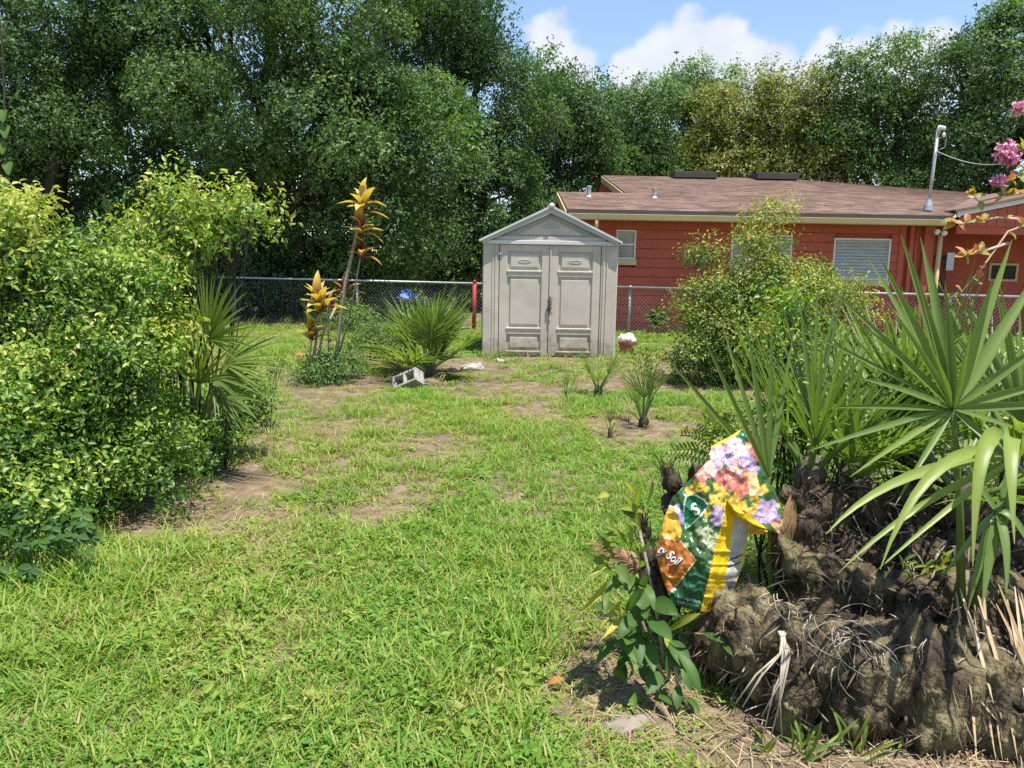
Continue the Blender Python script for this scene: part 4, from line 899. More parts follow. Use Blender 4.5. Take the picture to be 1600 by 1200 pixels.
# ================================================================== leaves one by one
def blade(a, b, w, nrm, arch=.12, fold=.25, seg=7, shape='lance'):
    """single leaf from a to b; returns verts, quads and the position along the leaf"""
    a, b, nrm = Vector(a), Vector(b), Vector(nrm).normalized(); L = (b-a).length; V, F, T = [], [], []
    pts = [a.lerp(b, t)+nrm*arch*L*math.sin(math.pi*t) for t in np.linspace(0, 1, seg+1)]
    for k, p in enumerate(pts):
        t = k/seg; tg = (pts[min(k+1, seg)]-pts[max(k-1, 0)]).normalized(); sd = tg.cross(nrm)
        if sd.length < 1e-4: sd = tg.orthogonal()
        sd.normalize(); n2 = sd.cross(tg)
        pr = {'lance': math.sin(math.pi*min(1, t*.93+.07))**.8, 'ovate': math.sin(math.pi*t**.75)**.75, 'heart': (1-t)**.55*min(1, .55+t*4) if t < 1 else 0}[shape]
        ww = w*.5*max(.03, pr); V += [p-sd*ww+n2*fold*ww, p-n2*.1*ww, p+sd*ww+n2*fold*ww]; T += [t]*3
    for k in range(seg):
        for j in range(2): q = k*3+j; F.append((q, q+1, q+4, q+3))
    return np.array([tuple(v) for v in V]), np.array(F), np.array(T)
def VN(T): return np.where(np.arange(len(T)) % 3 == 1, .10, -.02) - .05*T
M_ti = leafmat('ti_leaf', [(0, (.09, .018, .022)), (.3, (.17, .04, .03)), (.48, (.34, .16, .04)), (.7, (.50, .36, .05)), (1, (.60, .52, .16))], trans=.32, rough=.4, spec=.5, tcol=(1.3, 1.15, .5))
M_cane = surf('pale_cane', (.20, .17, .12), (.36, .32, .24), scale=12, rough=.85, bump=.3, stretch=(1, 1, 4))
ti = thing('ti_plant', gp(512, 605), 'tall ti plant with yellow and maroon leaf rosettes on thin canes', 'plant')
TY = 9.3
def cane(pts, r): MB().tube([at(*p) for p in pts], list(np.linspace(r, r*.65, len(pts))), 7).build('cane', M_cane, ti, smooth=True)
cane([(520, 600, TY), (530, 520, TY), (540, 440, TY), (556, 372, TY), (566, 325, TY)], .026)
cane([(515, 602, TY+.1), (545, 500, TY+.2), (558, 430, TY+.1), (564, 398, TY)], .013)
cane([(482, 608, TY-.1), (492, 545, TY-.1), (500, 490, TY-.1)], .022)
cane([(482, 606, TY-.15), (484, 560, TY-.15), (487, 530, TY-.15)], .014)
cane([(490, 590, TY-.1), (505, 520, TY-.1), (525, 480, TY)], .018)
cane([(515, 600, TY), (513, 520, TY+.1), (512, 470, TY+.1)], .012)
rt = random.Random(4)
for (px, py, Y, n, ln, bias) in [(568, 320, TY, 13, 46, .26), (563, 358, TY, 11, 42, .16), (565, 395, TY, 10, 38, -.05), (500, 478, TY-.1, 15, 50, .2), (487, 523, TY-.15, 11, 40, .14), (540, 455, TY+.25, 7, 38, -.15), (520, 478, TY+.1, 4, 34, 0)]:
    c = at(px, py, Y)
    for i in range(n):
        a = i*2.399+rt.uniform(-.3, .3); e = R_(12+70*(i/n))+rt.uniform(-.25, .25); L_ = ln*Y/1200*rt.uniform(.75, 1.1)
        d = Vector((math.cos(a)*math.cos(e), math.sin(a)*math.cos(e), math.sin(e))); s0 = c+Vector((0, 0, (i/n-.5)*.11-.03)); nr = (Vector((0, 0, 1))-d*d.z); nr = nr if nr.length > .1 else Vector((0, -1, 0))
        V, F, T = blade(s0, s0+d*L_-Vector((0, 0, .25*L_*math.cos(e))), L_*.30*rt.uniform(.8, 1.2), nr, .18*rt.uniform(.5, 1.5), .3, 7, 'ovate' if i % 3 == 0 else 'lance')
        npmesh('leaf', V, F, M_ti, ti, tint=np.clip(T*.85+.05+bias+rt.gauss(0, .13), 0, 1))

# ================================================================== SHRUBS
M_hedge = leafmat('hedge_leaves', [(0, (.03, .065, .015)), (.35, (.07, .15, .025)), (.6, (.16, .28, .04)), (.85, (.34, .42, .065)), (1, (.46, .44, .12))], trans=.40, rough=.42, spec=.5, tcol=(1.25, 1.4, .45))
M_azal = leafmat('azalea_leaves', [(0, (.04, .08, .02)), (.35, (.09, .16, .03)), (.6, (.20, .27, .045)), (.85, (.36, .38, .06)), (1, (.46, .34, .08))], trans=.32, rough=.45, spec=.4, tcol=(1.25, 1.3, .45))
HSPR = [sprig(16, .15, .036, .019, .085, leafn=7, twigs=3, droop=.1, tipbright=.26) for _ in range(7)]
HWISP = [sprig(15, .22, .040, .019, .055, leafn=7, twigs=2, droop=.1, tipbright=.28) for _ in range(6)]
ASPR = [sprig(22, .20, .044, .022, .13, leafn=4, twigs=4, droop=.1, tipbright=.2) for _ in range(6)]
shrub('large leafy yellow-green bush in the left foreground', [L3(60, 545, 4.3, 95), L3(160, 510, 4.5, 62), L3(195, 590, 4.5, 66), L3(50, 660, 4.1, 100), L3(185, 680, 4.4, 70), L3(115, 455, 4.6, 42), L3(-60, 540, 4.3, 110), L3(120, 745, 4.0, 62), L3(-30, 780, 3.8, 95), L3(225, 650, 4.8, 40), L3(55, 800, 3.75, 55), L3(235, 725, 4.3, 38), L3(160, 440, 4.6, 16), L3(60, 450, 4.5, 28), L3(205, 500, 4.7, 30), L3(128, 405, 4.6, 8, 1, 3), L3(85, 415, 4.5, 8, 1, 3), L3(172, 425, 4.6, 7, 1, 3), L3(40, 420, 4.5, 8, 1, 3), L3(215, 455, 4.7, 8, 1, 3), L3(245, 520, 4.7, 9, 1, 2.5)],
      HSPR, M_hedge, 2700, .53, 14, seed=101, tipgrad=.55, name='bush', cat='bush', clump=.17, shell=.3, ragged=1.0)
shrub('tall wispy yellow-green shrub rising behind the left bush', [L3(280, 335, 5.3, 16), L3(318, 350, 5.3, 15), L3(240, 365, 5.3, 16), L3(365, 340, 5.3, 8), L3(395, 328, 5.3, 6), L3(295, 395, 5.3, 24), L3(235, 430, 5.2, 26), L3(262, 475, 5.2, 34), L3(200, 450, 5.1, 22), L3(272, 305, 5.3, 8), L3(345, 345, 5.3, 9), L3(380, 365, 5.4, 9), L3(262, 385, 5.3, 16), L3(225, 385, 5.2, 10)],
      HWISP, M_hedge, 2100, .66, 16, seed=104, tipgrad=.3, name='bush', cat='bush', clump=.07, shell=.3)
shrub('slender shoot with yellow leaves at the left picture edge', [L3(20, 370, 4.4, 28), L3(48, 356, 4.4, 14), L3(15, 420, 4.4, 26), L3(-20, 390, 4.4, 40)], HWISP, M_hedge, 2200, .76, 5, seed=107, tipgrad=.2, name='bush', cat='bush', clump=.08)
shrub('low leafy shrub at the foot of the left fan palmetto', [L3(335, 650, 5.6, 32), L3(370, 660, 5.6, 22), L3(290, 660, 5.2, 42), L3(245, 690, 4.8, 40), L3(392, 635, 5.7, 13), L3(345, 705, 5.4, 20), L3(312, 715, 5.1, 24)], HSPR, M_hedge, 2600, .5, 6, seed=109, tipgrad=.34, name='bush', cat='bush', clump=.11)
shrub('rounded yellow-green bush before the red house', [L3(1150, 525, 9.8, 82), L3(1230, 505, 9.8, 75), L3(1085, 535, 9.6, 52), L3(1115, 470, 9.9, 40), L3(1200, 440, 9.9, 32), L3(1280, 490, 10, 52), L3(1195, 375, 9.9, 26), L3(1212, 340, 9.9, 12), L3(1055, 560, 9.5, 32), L3(1330, 520, 10, 38), L3(1102, 412, 9.9, 20), L3(1192, 405, 9.9, 14), L3(1252, 450, 9.9, 30), L3(1150, 470, 9.9, 34)],
      ASPR, M_azal, 950, .60, 14, seed=113, tipgrad=.45, name='bush', cat='bush', clump=.20, shell=.45)
shrub('leafy weeds growing between the soil bag and the palms', [L3(1225, 705, 3.3, 42), L3(1265, 690, 3.4, 36), L3(1222, 640, 3.4, 22), L3(1236, 570, 3.4, 9), L3(1240, 520, 3.4, 8), L3(1238, 490, 3.4, 6), L3(1305, 660, 3.7, 28), L3(1150, 700, 3.5, 16), L3(1290, 725, 3.3, 36)], HSPR, M_hedge, 1900, .60, 9, seed=117, tipgrad=.25, name='weed', cat='weed', clump=.08, smin=.6, smax=1.0)
shrub('tangled leafy growth among the palms at the right edge', [L3(1450, 650, 3.9, 36), L3(1540, 660, 3.8, 40), L3(1385, 680, 3.7, 28), L3(1590, 600, 4.0, 40), L3(1470, 740, 3.4, 30)], HSPR, M_hedge, 1500, .58, 6, seed=119, tipgrad=.25, name='weed', cat='weed', clump=.09, smin=.7, smax=1.2)
shrub('grey-green low shrub round the foot of the ti plant', [L3(510, 590, 9.2, 32), L3(490, 600, 9.1, 22), L3(535, 580, 9.3, 24), L3(520, 560, 9.4, 22)], ASPR, M_oak, 900, .55, 6, seed=121, tipgrad=.2, name='bush', cat='bush', clump=.12, smin=.6, smax=1)
shrub('sparse little shrub between the ti plant and the palmetto', [L3(590, 530, 10.6, 22), L3(560, 530, 10.8, 22), L3(612, 540, 10.4, 18), L3(575, 555, 10.4, 20)], ASPR, M_oak, 600, .62, 6, seed=123, tipgrad=.2, name='bush', cat='bush', clump=.1, smin=.6, smax=1)
shrub('young pale green plant low on the lawn side of the left bush', [L3(395, 600, 6.4, 16), L3(430, 575, 6.6, 12)], HSPR, M_hedge, 700, .55, 3, seed=126, name='bush', cat='bush', smin=.5, smax=.8)
shrub('thin green shrub by the fence behind the ti canes', [L3(545, 515, 15.5, 22), L3(530, 500, 15.6, 22), L3(562, 500, 15.5, 18)], ASPR, M_oak, 240, .58, 4, seed=128, name='bush', cat='bush', clump=.2, smin=1, smax=1.4)
# castor-like plant against the fence
M_broad = leafmat('broad_green_leaf', [(0, (.03, .075, .02)), (.4, (.065, .14, .03)), (.7, (.16, .22, .04)), (.88, (.40, .38, .05)), (1, (.50, .40, .06))], trans=.36, rough=.5, spec=.28)
cp = thing('fence_plant', gp(1027, 524), 'broad-leaved plant growing against the fence right of the shed', 'plant'); rc = random.Random(9)
cb = at(1027, 520, 15.4); MB().tube([(cb.x, 15.4, 0), (cb.x+.02, 15.4, .3), (cb.x, 15.4, .5)], .012, 5).build('stem', M_bark, cp)
for (px, py) in [(1027, 488), (1018, 495), (1035, 498), (1024, 505)]:
    c = at(px, py, 15.3)
    for i in range(7):
        a = i*.9; d = Vector((math.cos(a), -.35, math.sin(a)*.8)); V, F, T = blade(c, c+d*.16, .06, (0, -.8, .5), .1); npmesh('leaf', V, F, M_broad, cp, tint=VN(T)+.45+rc.uniform(-.15, .15))

# creeper with five-part leaves in the lower left corner
cr = thing('creeper', gp(60, 905), 'dark green creeper with five-part leaves under the left bush', 'vine'); rc = random.Random(12)
vm = MB()
for i in range(5): vm.tube(curve_pts(gp(-20+i*30, 905), at(30+i*28, 800+i*4, 3.6), 6, .1, .05, i), .004, 5)
vm.build('stem', M_bark, cr)
for i in range(46):
    px = rc.uniform(-40, 150); py = rc.uniform(775+max(0, (px-60))*.25, 895-max(0, px-40)*.35); Y = 3.55-.0025*(py-780)+rc.uniform(-.06, .05); c = at(px, py, Y); sz = rc.uniform(.05, .085)
    q = MB(); tw = rc.uniform(-.5, .5); vs, fs, ts, o = [], [], [], 0
    for k in range(5):
        a = -math.pi/2 + (k-2)*.62 + tw; d = Vector((math.cos(a), -.25+rc.uniform(-.2, .2), math.sin(a)*.75)); V, F, T = blade(c, c+d*sz*(1-.12*abs(k-2)), sz*.42, (rc.uniform(-.2, .2), -.7, .7), .08, .2, 5, 'ovate'); vs.append(V); fs.append(F+o); o += len(V)
    V = np.concatenate(vs); npmesh('leaf', V, np.concatenate(fs), M_broad, cr, tint=np.full(len(V), .3+rc.uniform(-.15, .2)))
# heart-leaved vine hanging at the left edge
hv = thing('hanging_vine', at(6, 150, 5.0), 'green vine with heart-shaped leaves hanging at the left edge', 'vine')
MB().tube([at(-10, -60, 5), at(4, 80, 5), at(8, 200, 5), at(14, 320, 5), at(26, 350, 5)], .005, 5).build('stem', M_bark, hv)
for (px, py) in [(8, 205), (4, 230), (12, 262), (8, 285), (10, 310), (22, 325), (46, 330), (3, 180), (10, 340)]:
    c = at(px, py-9, 5.0); V, F, T = blade(c, at(px+random.uniform(-5, 5), py+12, 4.97), .075, (.2, -1, .1), .05, .15, 7, 'heart'); npmesh('leaf', V, F, M_broad, hv, tint=VN(T)+.45)

# ================================================================== STUMP
from mathutils import bvhtree
M_stump, qnt, qb = mat('rotting_palm_stump'); QL = qnt.links.new
qtc = nd(qnt, 'ShaderNodeTexCoord')
qn = nd(qnt, 'ShaderNodeTexNoise'); qn.inputs['Scale'].default_value = 7; qn.inputs['Detail'].default_value = 9; qn.inputs['Roughness'].default_value = .68; qmp = nd(qnt, 'ShaderNodeMapping'); qmp.inputs['Scale'].default_value = (1.5, 1.5, .55); QL(qtc.outputs['Object'], qmp.inputs[0]); QL(qmp.outputs[0], qn.inputs['Vector'])
qr = nd(qnt, 'ShaderNodeValToRGB'); e = qr.color_ramp.elements; e[0].position = .34; e[0].color = (.03, .022, .016, 1); e[1].position = .70; e[1].color = (.29, .255, .19, 1); x_ = e.new(.46); x_.color = (.07, .053, .036, 1); x_ = e.new(.58); x_.color = (.17, .145, .075, 1); QL(qn.outputs['Fac'], qr.inputs[0])
qv = nd(qnt, 'ShaderNodeTexVoronoi'); qv.feature = 'DISTANCE_TO_EDGE'; qv.inputs['Scale'].default_value = 7.5
qw = nd(qnt, 'ShaderNodeTexNoise'); qw.inputs['Scale'].default_value = 9; qw.inputs['Detail'].default_value = 4; QL(qtc.outputs['Object'], qw.inputs['Vector'])
qa = nd(qnt, 'ShaderNodeMix', data_type='RGBA'); qa.inputs[0].default_value = .22; QL(qtc.outputs['Object'], qa.inputs[6]); QL(qw.outputs['Color'], qa.inputs[7]); QL(qa.outputs[2], qv.inputs['Vector'])
qm = nd(qnt, 'ShaderNodeMapRange'); qm.inputs[1].default_value = 0.0; qm.inputs[2].default_value = .02; QL(qv.outputs['Distance'], qm.inputs[0])
qx = nd(qnt, 'ShaderNodeMix', data_type='RGBA'); qmin = nd(qnt, 'ShaderNodeMath', operation='MAXIMUM'); QL(qm.outputs[0], qmin.inputs[0]); qmin.inputs[1].default_value = .72; QL(qmin.outputs[0], qx.inputs[0]); qx.inputs[6].default_value = (.06, .046, .035, 1); QL(qr.outputs[0], qx.inputs[7]); QL(qx.outputs[2], qb.inputs['Base Color'])
qb.inputs['Roughness'].default_value = .95; qb.inputs['Specular IOR Level'].default_value = .15
qbn = nd(qnt, 'ShaderNodeTexNoise'); qbn.inputs['Scale'].default_value = 55; qbn.inputs['Detail'].default_value = 8; QL(qtc.outputs['Object'], qbn.inputs['Vector'])
qsum = nd(qnt, 'ShaderNodeMath', operation='MULTIPLY_ADD'); QL(qm.outputs[0], qsum.inputs[0]); qsum.inputs[1].default_value = .0; QL(qbn.outputs['Fac'], qsum.inputs[2])
qbp = nd(qnt, 'ShaderNodeBump'); qbp.inputs['Strength'].default_value = .9; qbp.inputs['Distance'].default_value = .02; QL(qsum.outputs[0], qbp.inputs['Height']); QL(qbp.outputs[0], qb.inputs['Normal'])
M_fibre = surf('dark_palm_fibre', (.022, .017, .013), (.13, .10, .075), scale=30, rough=.95, bump=1.0, bscale=70, spec=.1, stretch=(1, 1, .35))
M_root = surf('pale_dry_root', (.26, .22, .17), (.46, .41, .34), scale=20, rough=.9, spec=.15)

def blob(name, balls, m, parent, voxel, disp, dscale, ridged=0.0, stretch=(1, 1, 1)):
    """lumps fused into one skin, then roughened"""
    bm = bmesh.new()
    for (c, r) in balls:
        bmesh.ops.create_icosphere(bm, subdivisions=2, radius=1.0, matrix=Matrix.Translation(c) @ Matrix.Diagonal((*((r, r, r) if not hasattr(r, '__len__') else r), 1)))
    me = bpy.data.meshes.new(name); bm.to_mesh(me); bm.free()
    tmp = bpy.data.objects.new(name, me); COL.objects.link(tmp); md = tmp.modifiers.new('r', 'REMESH'); md.mode = 'VOXEL'; md.voxel_size = voxel
    dg = bpy.context.evaluated_depsgraph_get(); out = bpy.data.meshes.new_from_object(tmp.evaluated_get(dg)); bpy.data.objects.remove(tmp)
    nrm = [v.normal.copy() for v in out.vertices]
    for v, n_ in zip(out.vertices, nrm):
        p = v.co; q = Vector((p.x*stretch[0], p.y*stretch[1], p.z*stretch[2]))*dscale
        d = mnoise.fractal(q, .9, 2.1, 5)*disp
        if ridged:
            cell = mnoise.voronoi(q*.55+Vector((mnoise.noise(q*.8), mnoise.noise(q*.8+Vector((9, 0, 0))), 0))*.35)[0]
            d -= ridged*max(0, 1-(cell[1]-cell[0])*5)
        v.co = p + n_*d
    out.materials.clear(); out.materials.append(m); out.name = name
    out.polygons.foreach_set('use_smooth', [True]*len(out.polygons)); out.update()
    return link(bpy.data.objects.new(name, out), parent)
stump = thing('palm_stump', gp(1350, 1160), 'rotting grey-brown palm stump and root mass in the right foreground', 'stump')
def B_(px, py, Y, r, s=(1, 1, 1)): return (at(px, py, Y), (r*s[0], r*s[1], r*s[2]))
front = [B_(1120, 1010, 2.62, .105), B_(1185, 1010, 2.52, .15), B_(1270, 1030, 2.44, .17), B_(1360, 1050, 2.40, .18), B_(1450, 1065, 2.37, .18), B_(1540, 1080, 2.36, .18), B_(1640, 1090, 2.38, .2),
         B_(1225, 1015, 2.46, .16), B_(1315, 1035, 2.40, .175), B_(1405, 1055, 2.37, .18), B_(1495, 1075, 2.35, .18), B_(1590, 1085, 2.36, .18), B_(1180, 940, 2.58, .06), B_(1140, 960, 2.6, .07),
         B_(1240, 1080, 2.36, .11), B_(1340, 1110, 2.30, .11), B_(1450, 1130, 2.26, .11), B_(1550, 1130, 2.26, .12), B_(1105, 970, 2.66, .06)]
log = blob('fallen_trunk', front, M_stump, stump, .0125, .030, 11, .020, (1, 1, .4))
# broken-off leaf bases overlapping on the face of the trunk
rs = random.Random(77)
bvh = bvhtree.BVHTree.FromPolygons([v.co for v in log.data.vertices], [tuple(p.vertices) for p in log.data.polygons])
for i in range(46):
    px, py = rs.uniform(1105, 1598), 0; py = rs.uniform(945, 1125)+(px-1105)*.05; d = cdir(px, py).normalized(); hit = bvh.ray_cast(Vector((0, 0, CAM_H)), d)
    if hit[0] is None: continue
    p, nr = hit[0], (hit[1]-d*.5).normalized(); up = Vector((rs.uniform(-.5, .5), 0, 1)); up = (up-nr*up.dot(nr)).normalized(); L_ = rs.uniform(.07, .15); w = L_*rs.uniform(.55, 1.0)
    sd = up.cross(nr); V, nn, mm = [], 9, 9
    for j in range(mm):
        for k in range(nn):
            u, v = k/(nn-1)*2-1, j/(mm-1); tap = (1-.45*v)*(1 if v < .9 else .85); ex = L_*.5*(v-.5)*2
            fr_ = (mnoise.noise(Vector((u*5+i*7, 0, i)))*.35+mnoise.noise(Vector((u*14+i*3, 5, i)))*.25)*L_ if j == mm-1 else 0
            q = p + sd*(u*w*.5*tap) + up*(ex+fr_) + nr*(.010+.028*v*v*rs.uniform(.8, 1.2)-.022*u*u+.010*mnoise.fractal(Vector((u*3+i, v*2, i)), .9, 2, 4)); V.append(tuple(q))
    F = [(j*nn+k, j*nn+k+1, (j+1)*nn+k+1, (j+1)*nn+k) for j in range(mm-1) for k in range(nn-1)]
    lb = npmesh('leaf_base', np.array(V), np.array(F), M_stump, stump, smooth=True); so = lb.modifiers.new('thickness', 'SOLIDIFY'); so.thickness = .010; so.offset = -1
rim = [B_(1235, 870, 2.78, .09), B_(1240, 815, 2.82, .06), B_(1238, 775, 2.86, .04), B_(1285, 890, 2.72, .09), B_(1345, 915, 2.68, .09), B_(1415, 925, 2.66, .10), B_(1490, 925, 2.66, .10), B_(1560, 930, 2.7, .11), B_(1640, 940, 2.7, .12),
       B_(1280, 960, 2.75, .15), B_(1380, 980, 2.72, .16), B_(1490, 990, 2.70, .17), B_(1600, 1000, 2.70, .17)]
rim_o = blob('broken_rim', rim, M_stump, stump, .0125, .040, 11, .020, (1, 1, .35))
heap = [B_(1290, 800, 3.05, .11), B_(1350, 785, 3.1, .11), B_(1420, 785, 3.12, .11), B_(1500, 800, 3.1, .11), B_(1300, 880, 3.0, .17), B_(1400, 880, 3.05, .2), B_(1520, 890, 3.0, .2), B_(1620, 840, 3.0, .2)]
heap_o = blob('root_heap', heap, M_fibre, stump, .016, .06, 10, .02, (1, 1, .5))
def litter(o, n, lmin, lmax, w, m, down, seed, name='fibre'):
    """dead fibres and strips caught on a rough surface"""
    r2 = np.random.default_rng(seed); vs = o.data.vertices; parts = []
    for i in r2.integers(0, len(vs), n):
        v = vs[int(i)]; d = np.array(v.normal)*r2.uniform(.1, .6) + r2.normal(0, .6, 3) + np.array([0, 0, -down]); d /= np.linalg.norm(d); L_ = r2.uniform(lmin, lmax)
        a = Vector(v.co)-Vector(v.normal)*.004; V, F, T = blade(a, a+Vector(d)*L_, w*r2.uniform(.5, 1.4), Vector(v.normal)+Vector(r2.normal(0, .3, 3)), r2.uniform(-.05, .25), .3, 4); parts.append((V, F, T*0+r2.random()))
    V, F, T = join(parts); q = npmesh(name, V, F, m, o, tint=T); q['kind'] = 'stuff'
M_fib2 = leafmat('dead_fibre', [(0, (.03, .022, .016)), (.5, (.12, .09, .06)), (.85, (.26, .21, .15)), (1, (.40, .34, .26))], trans=.05, rough=.9, spec=.15)
litter(heap_o, 2200, .04, .16, .007, M_fib2, .3, 1); litter(log, 2600, .02, .10, .005, M_fib2, .8, 2); litter(rim_o, 1800, .02, .09, .005, M_fib2, .5, 3)
def fibre_boot(pts, radii, label, n, splay, m=M_fibre, curl=.0):
    o = blob('old_leaf_base', [(p, r) for p, r in zip(pts, radii)], m, stump, .009, .035, 16, .015, (1, 1, .4)); o['label'] = label
    f_ = MB(); rr = random.Random(n)
    for i in range(n):
        k = rr.randrange(len(pts)); d = Vector([rr.gauss(0, 1) for _ in range(3)]).normalized(); a = pts[k]+d*radii[k]*.9; e = a+d*.02+Vector(splay)*rr.uniform(.4, 1.1)+Vector([rr.gauss(0, .015) for _ in range(3)])
        f_.tube([a, a.lerp(e, .5)+Vector((0, 0, .006)), e], [.0016, .0013, .0006], 3, caps=False)
    s_ = f_.build('fibre', m, o); s_['kind'] = 'stuff'
fibre_boot([at(1055, 790, 2.9), at(1046, 755, 2.9), at(1042, 735, 2.9), at(1080, 770, 2.9), at(1088, 742, 2.9), at(1070, 830, 2.88)], [.06, .042, .025, .055, .03, .07], 'dark two-pointed fibrous leaf base behind the soil bag', 160, (0, 0, .05))
fibre_boot([at(1005, 835, 2.78), at(1002, 818, 2.78), at(1012, 870, 2.76), at(1025, 900, 2.74), at(1040, 940, 2.74)], [.035, .022, .045, .055, .07], 'dark hairy leaf base at the left end of the stump', 150, (-.02, 0, .06))
M_tan = surf('tan_husk', (.20, .11, .05), (.40, .27, .15), scale=25, rough=.85, spec=.2, stretch=(1, 1, .3))
fibre_boot([at(990, 880, 2.74), at(975, 870, 2.74), at(962, 862, 2.74)], [.028, .016, .008], 'tan frayed husk pointing left from the stump', 110, (-.11, 0, .02), M_tan)
fibre_boot([at(1250, 780, 2.8), at(1258, 762, 2.8), at(1268, 800, 2.8), at(1262, 830, 2.78)], [.03, .018, .04, .05], 'dark upright splinter on the stump rim', 120, (0, 0, .06))
V, F, T = blade(at(1222, 860, 2.78), at(1240, 765, 2.8), .06, (-.3, -1, 0), .06, .5, 8, 'ovate'); hk = npmesh('husk', V, F, M_tan, stump, tint=T)
# wiry roots: curling over the top of the trunk, and a bunch hanging down its face
rr = random.Random(22)
def root(pts, r, nm='root'): return MB().tube(pts, list(np.linspace(r, r*.45, len(pts))), 5).build(nm, M_root, stump, smooth=True)
cb = at(1218, 1000, 2.28)
for (tx, ty) in [(1150, 1098), (1160, 1105), (1190, 1120), (1194, 1142), (1205, 1150), (1222, 1158), (1215, 1120)]:
    e = at(tx, ty, 2.18); root([cb+Vector((rr.uniform(-.01, .01), 0, .03)), cb+Vector((rr.uniform(-.02, .02), -.05, -.02)), cb.lerp(e, .5)+Vector((rr.uniform(-.02, .02), -.04, .01)), e], .005)
for (px, py, n_, R0) in [(1215, 930, 7, 20), (1275, 965, 9, 26), (1305, 980, 14, 34), (1335, 995, 11, 30), (1375, 1015, 5, 22), (1250, 950, 5, 20), (1300, 1040, 3, 26), (1450, 1010, 2, 18), (1170, 1010, 3, 14)]:
    for i in range(n_):
        a0 = rr.uniform(1.2, 3.2); ext = rr.uniform(.7, 2.1)*rr.choice((1, 1, -1)); r_ = R0*rr.uniform(.6, 2.0); ox, oy = rr.uniform(-18, 18), rr.uniform(-12, 12); Y = 2.30+rr.uniform(-.06, .02)-(py-930)*.0006
        pts = [at(px+ox+r_*(math.cos(a0+ext*t)-math.cos(a0))*1.1, py+oy-r_*(math.sin(a0+ext*t)-math.sin(a0))*.9+12*t*t, Y-.03*math.sin(t*3)) for t in np.linspace(0, 1, 9)]
        root([p+Vector((rr.gauss(0, .0012), rr.gauss(0, .0012), rr.gauss(0, .0012))) for p in pts], rr.uniform(.0011, .0021))
for i in range(16):   # dry strips at the right edge and under the fan
    x0 = rr.uniform(1490, 1600); p = [at(x0, rr.uniform(900, 950), 2.5), at(x0+rr.uniform(0, 40), 990, 2.3), at(x0+rr.uniform(20, 70), 1100, 2.16), at(x0+rr.uniform(20, 70), 1190, 2.1)]
    V, F, T = blade(p[0], p[2] if i % 2 else p[3], .012, (-.2, -1, .1), .08*rr.uniform(-.5, 1), .3, 8); npmesh('dry_strip', V, F, M_straw, stump, tint=T*0+rr.random())
# grass-like weeds at the foot of the stump
fw = thing('grass_weed', gp(1330, 1160), 'bright green grass weed sprouting at the foot of the stump', 'weed')
for i in range(34):
    bx_ = rr.choice([rr.uniform(1240, 1270), rr.uniform(1320, 1420), rr.uniform(1180, 1340)]); by = rr.uniform(1150, 1195); Y = gp(bx_, by).y; a = gp(bx_, by); d = Vector((rr.gauss(0, .5), -.1+rr.gauss(0, .3), rr.uniform(.3, 1))).normalized()
    V, F, T = blade(a, a+d*rr.uniform(.06, .17), .011, (-d.x*.5, -.6, .6), .15, .3, 6); npmesh('leaf', V, F, M_grass2 if False else M_broad, fw, tint=VN(T)+rr.uniform(.4, .75))
# broad-leaved plant at the left end of the stump: (base, tip, width px, tint)
bl = thing('broadleaf_plant', at(1030, 1000, 2.6), 'broad-leaved plant with glossy green and yellow leaves left of the soil bag', 'plant')
sp = [[(1040, 1060, 2.66), (1010, 990, 2.64), (985, 920, 2.64), (960, 880, 2.64)], [(1040, 1060, 2.68), (1030, 980, 2.66), (1015, 900, 2.68), (995, 810, 2.7)], [(1045, 1060, 2.6), (1050, 1010, 2.5), (1060, 1080, 2.42)], [(1040, 1060, 2.6), (1000, 1000, 2.5), (940, 960, 2.5)]]
for q in sp: MB().tube([at(*p) for p in q], [.006]*len(q), 6).build('stem', M_cane, bl, smooth=True)
LV = [(1000, 905, 972, 925, 30, .42), (985, 930, 1012, 900, 26, .45), (978, 955, 1008, 920, 22, .5), (1010, 1000, 1022, 1050, 34, .4), (1048, 1000, 1078, 1055, 38, .32), (1060, 1020, 1095, 1085, 26, .4), (1030, 1050, 1010, 1085, 36, .3), (1060, 1070, 1058, 1110, 22, .35), (1075, 1090, 1092, 1118, 20, .4),
      (1000, 960, 965, 1000, 34, .34), (990, 985, 1000, 1040, 34, .3), (1020, 940, 1060, 960, 40, .28), (1010, 930, 985, 960, 40, .3), (960, 900, 912, 862, 20, .62), (955, 905, 905, 960, 14, .88), (950, 880, 920, 900, 14, .85), (985, 960, 938, 1000, 14, .92), (970, 940, 935, 985, 13, .9), (1045, 985, 1095, 958, 16, .82),
      (1040, 990, 1045, 1015, 14, .8), (985, 860, 975, 815, 20, .78), (1000, 830, 970, 770, 20, .72), (990, 800, 1000, 760, 16, .75), (1005, 800, 965, 795, 16, .7), (1010, 790, 1020, 750, 14, .62), (960, 870, 930, 830, 14, .6), (980, 850, 945, 820, 13, .72), (995, 780, 975, 755, 14, .8), (1015, 970, 1050, 1000, 36, .3), (1000, 1040, 1030, 1080, 30, .28),
      (950, 920, 945, 960, 14, .55), (965, 880, 985, 915, 26, .5), (975, 900, 945, 930, 28, .45), (1060, 1010, 1040, 1050, 30, .25), (985, 1010, 965, 1040, 24, .35), (1070, 1040, 1080, 1080, 26, .33), (1100, 990, 1135, 1005, 18, .3), (1130, 1005, 1145, 1025, 12, .3)]
for i in range(26):
    bx_, by = rr.uniform(960, 1030), rr.uniform(900, 1090); LV.append((bx_, by, bx_+rr.uniform(-38, 38), by+rr.uniform(-5, 48), rr.uniform(16, 32), rr.uniform(.22, .5)))
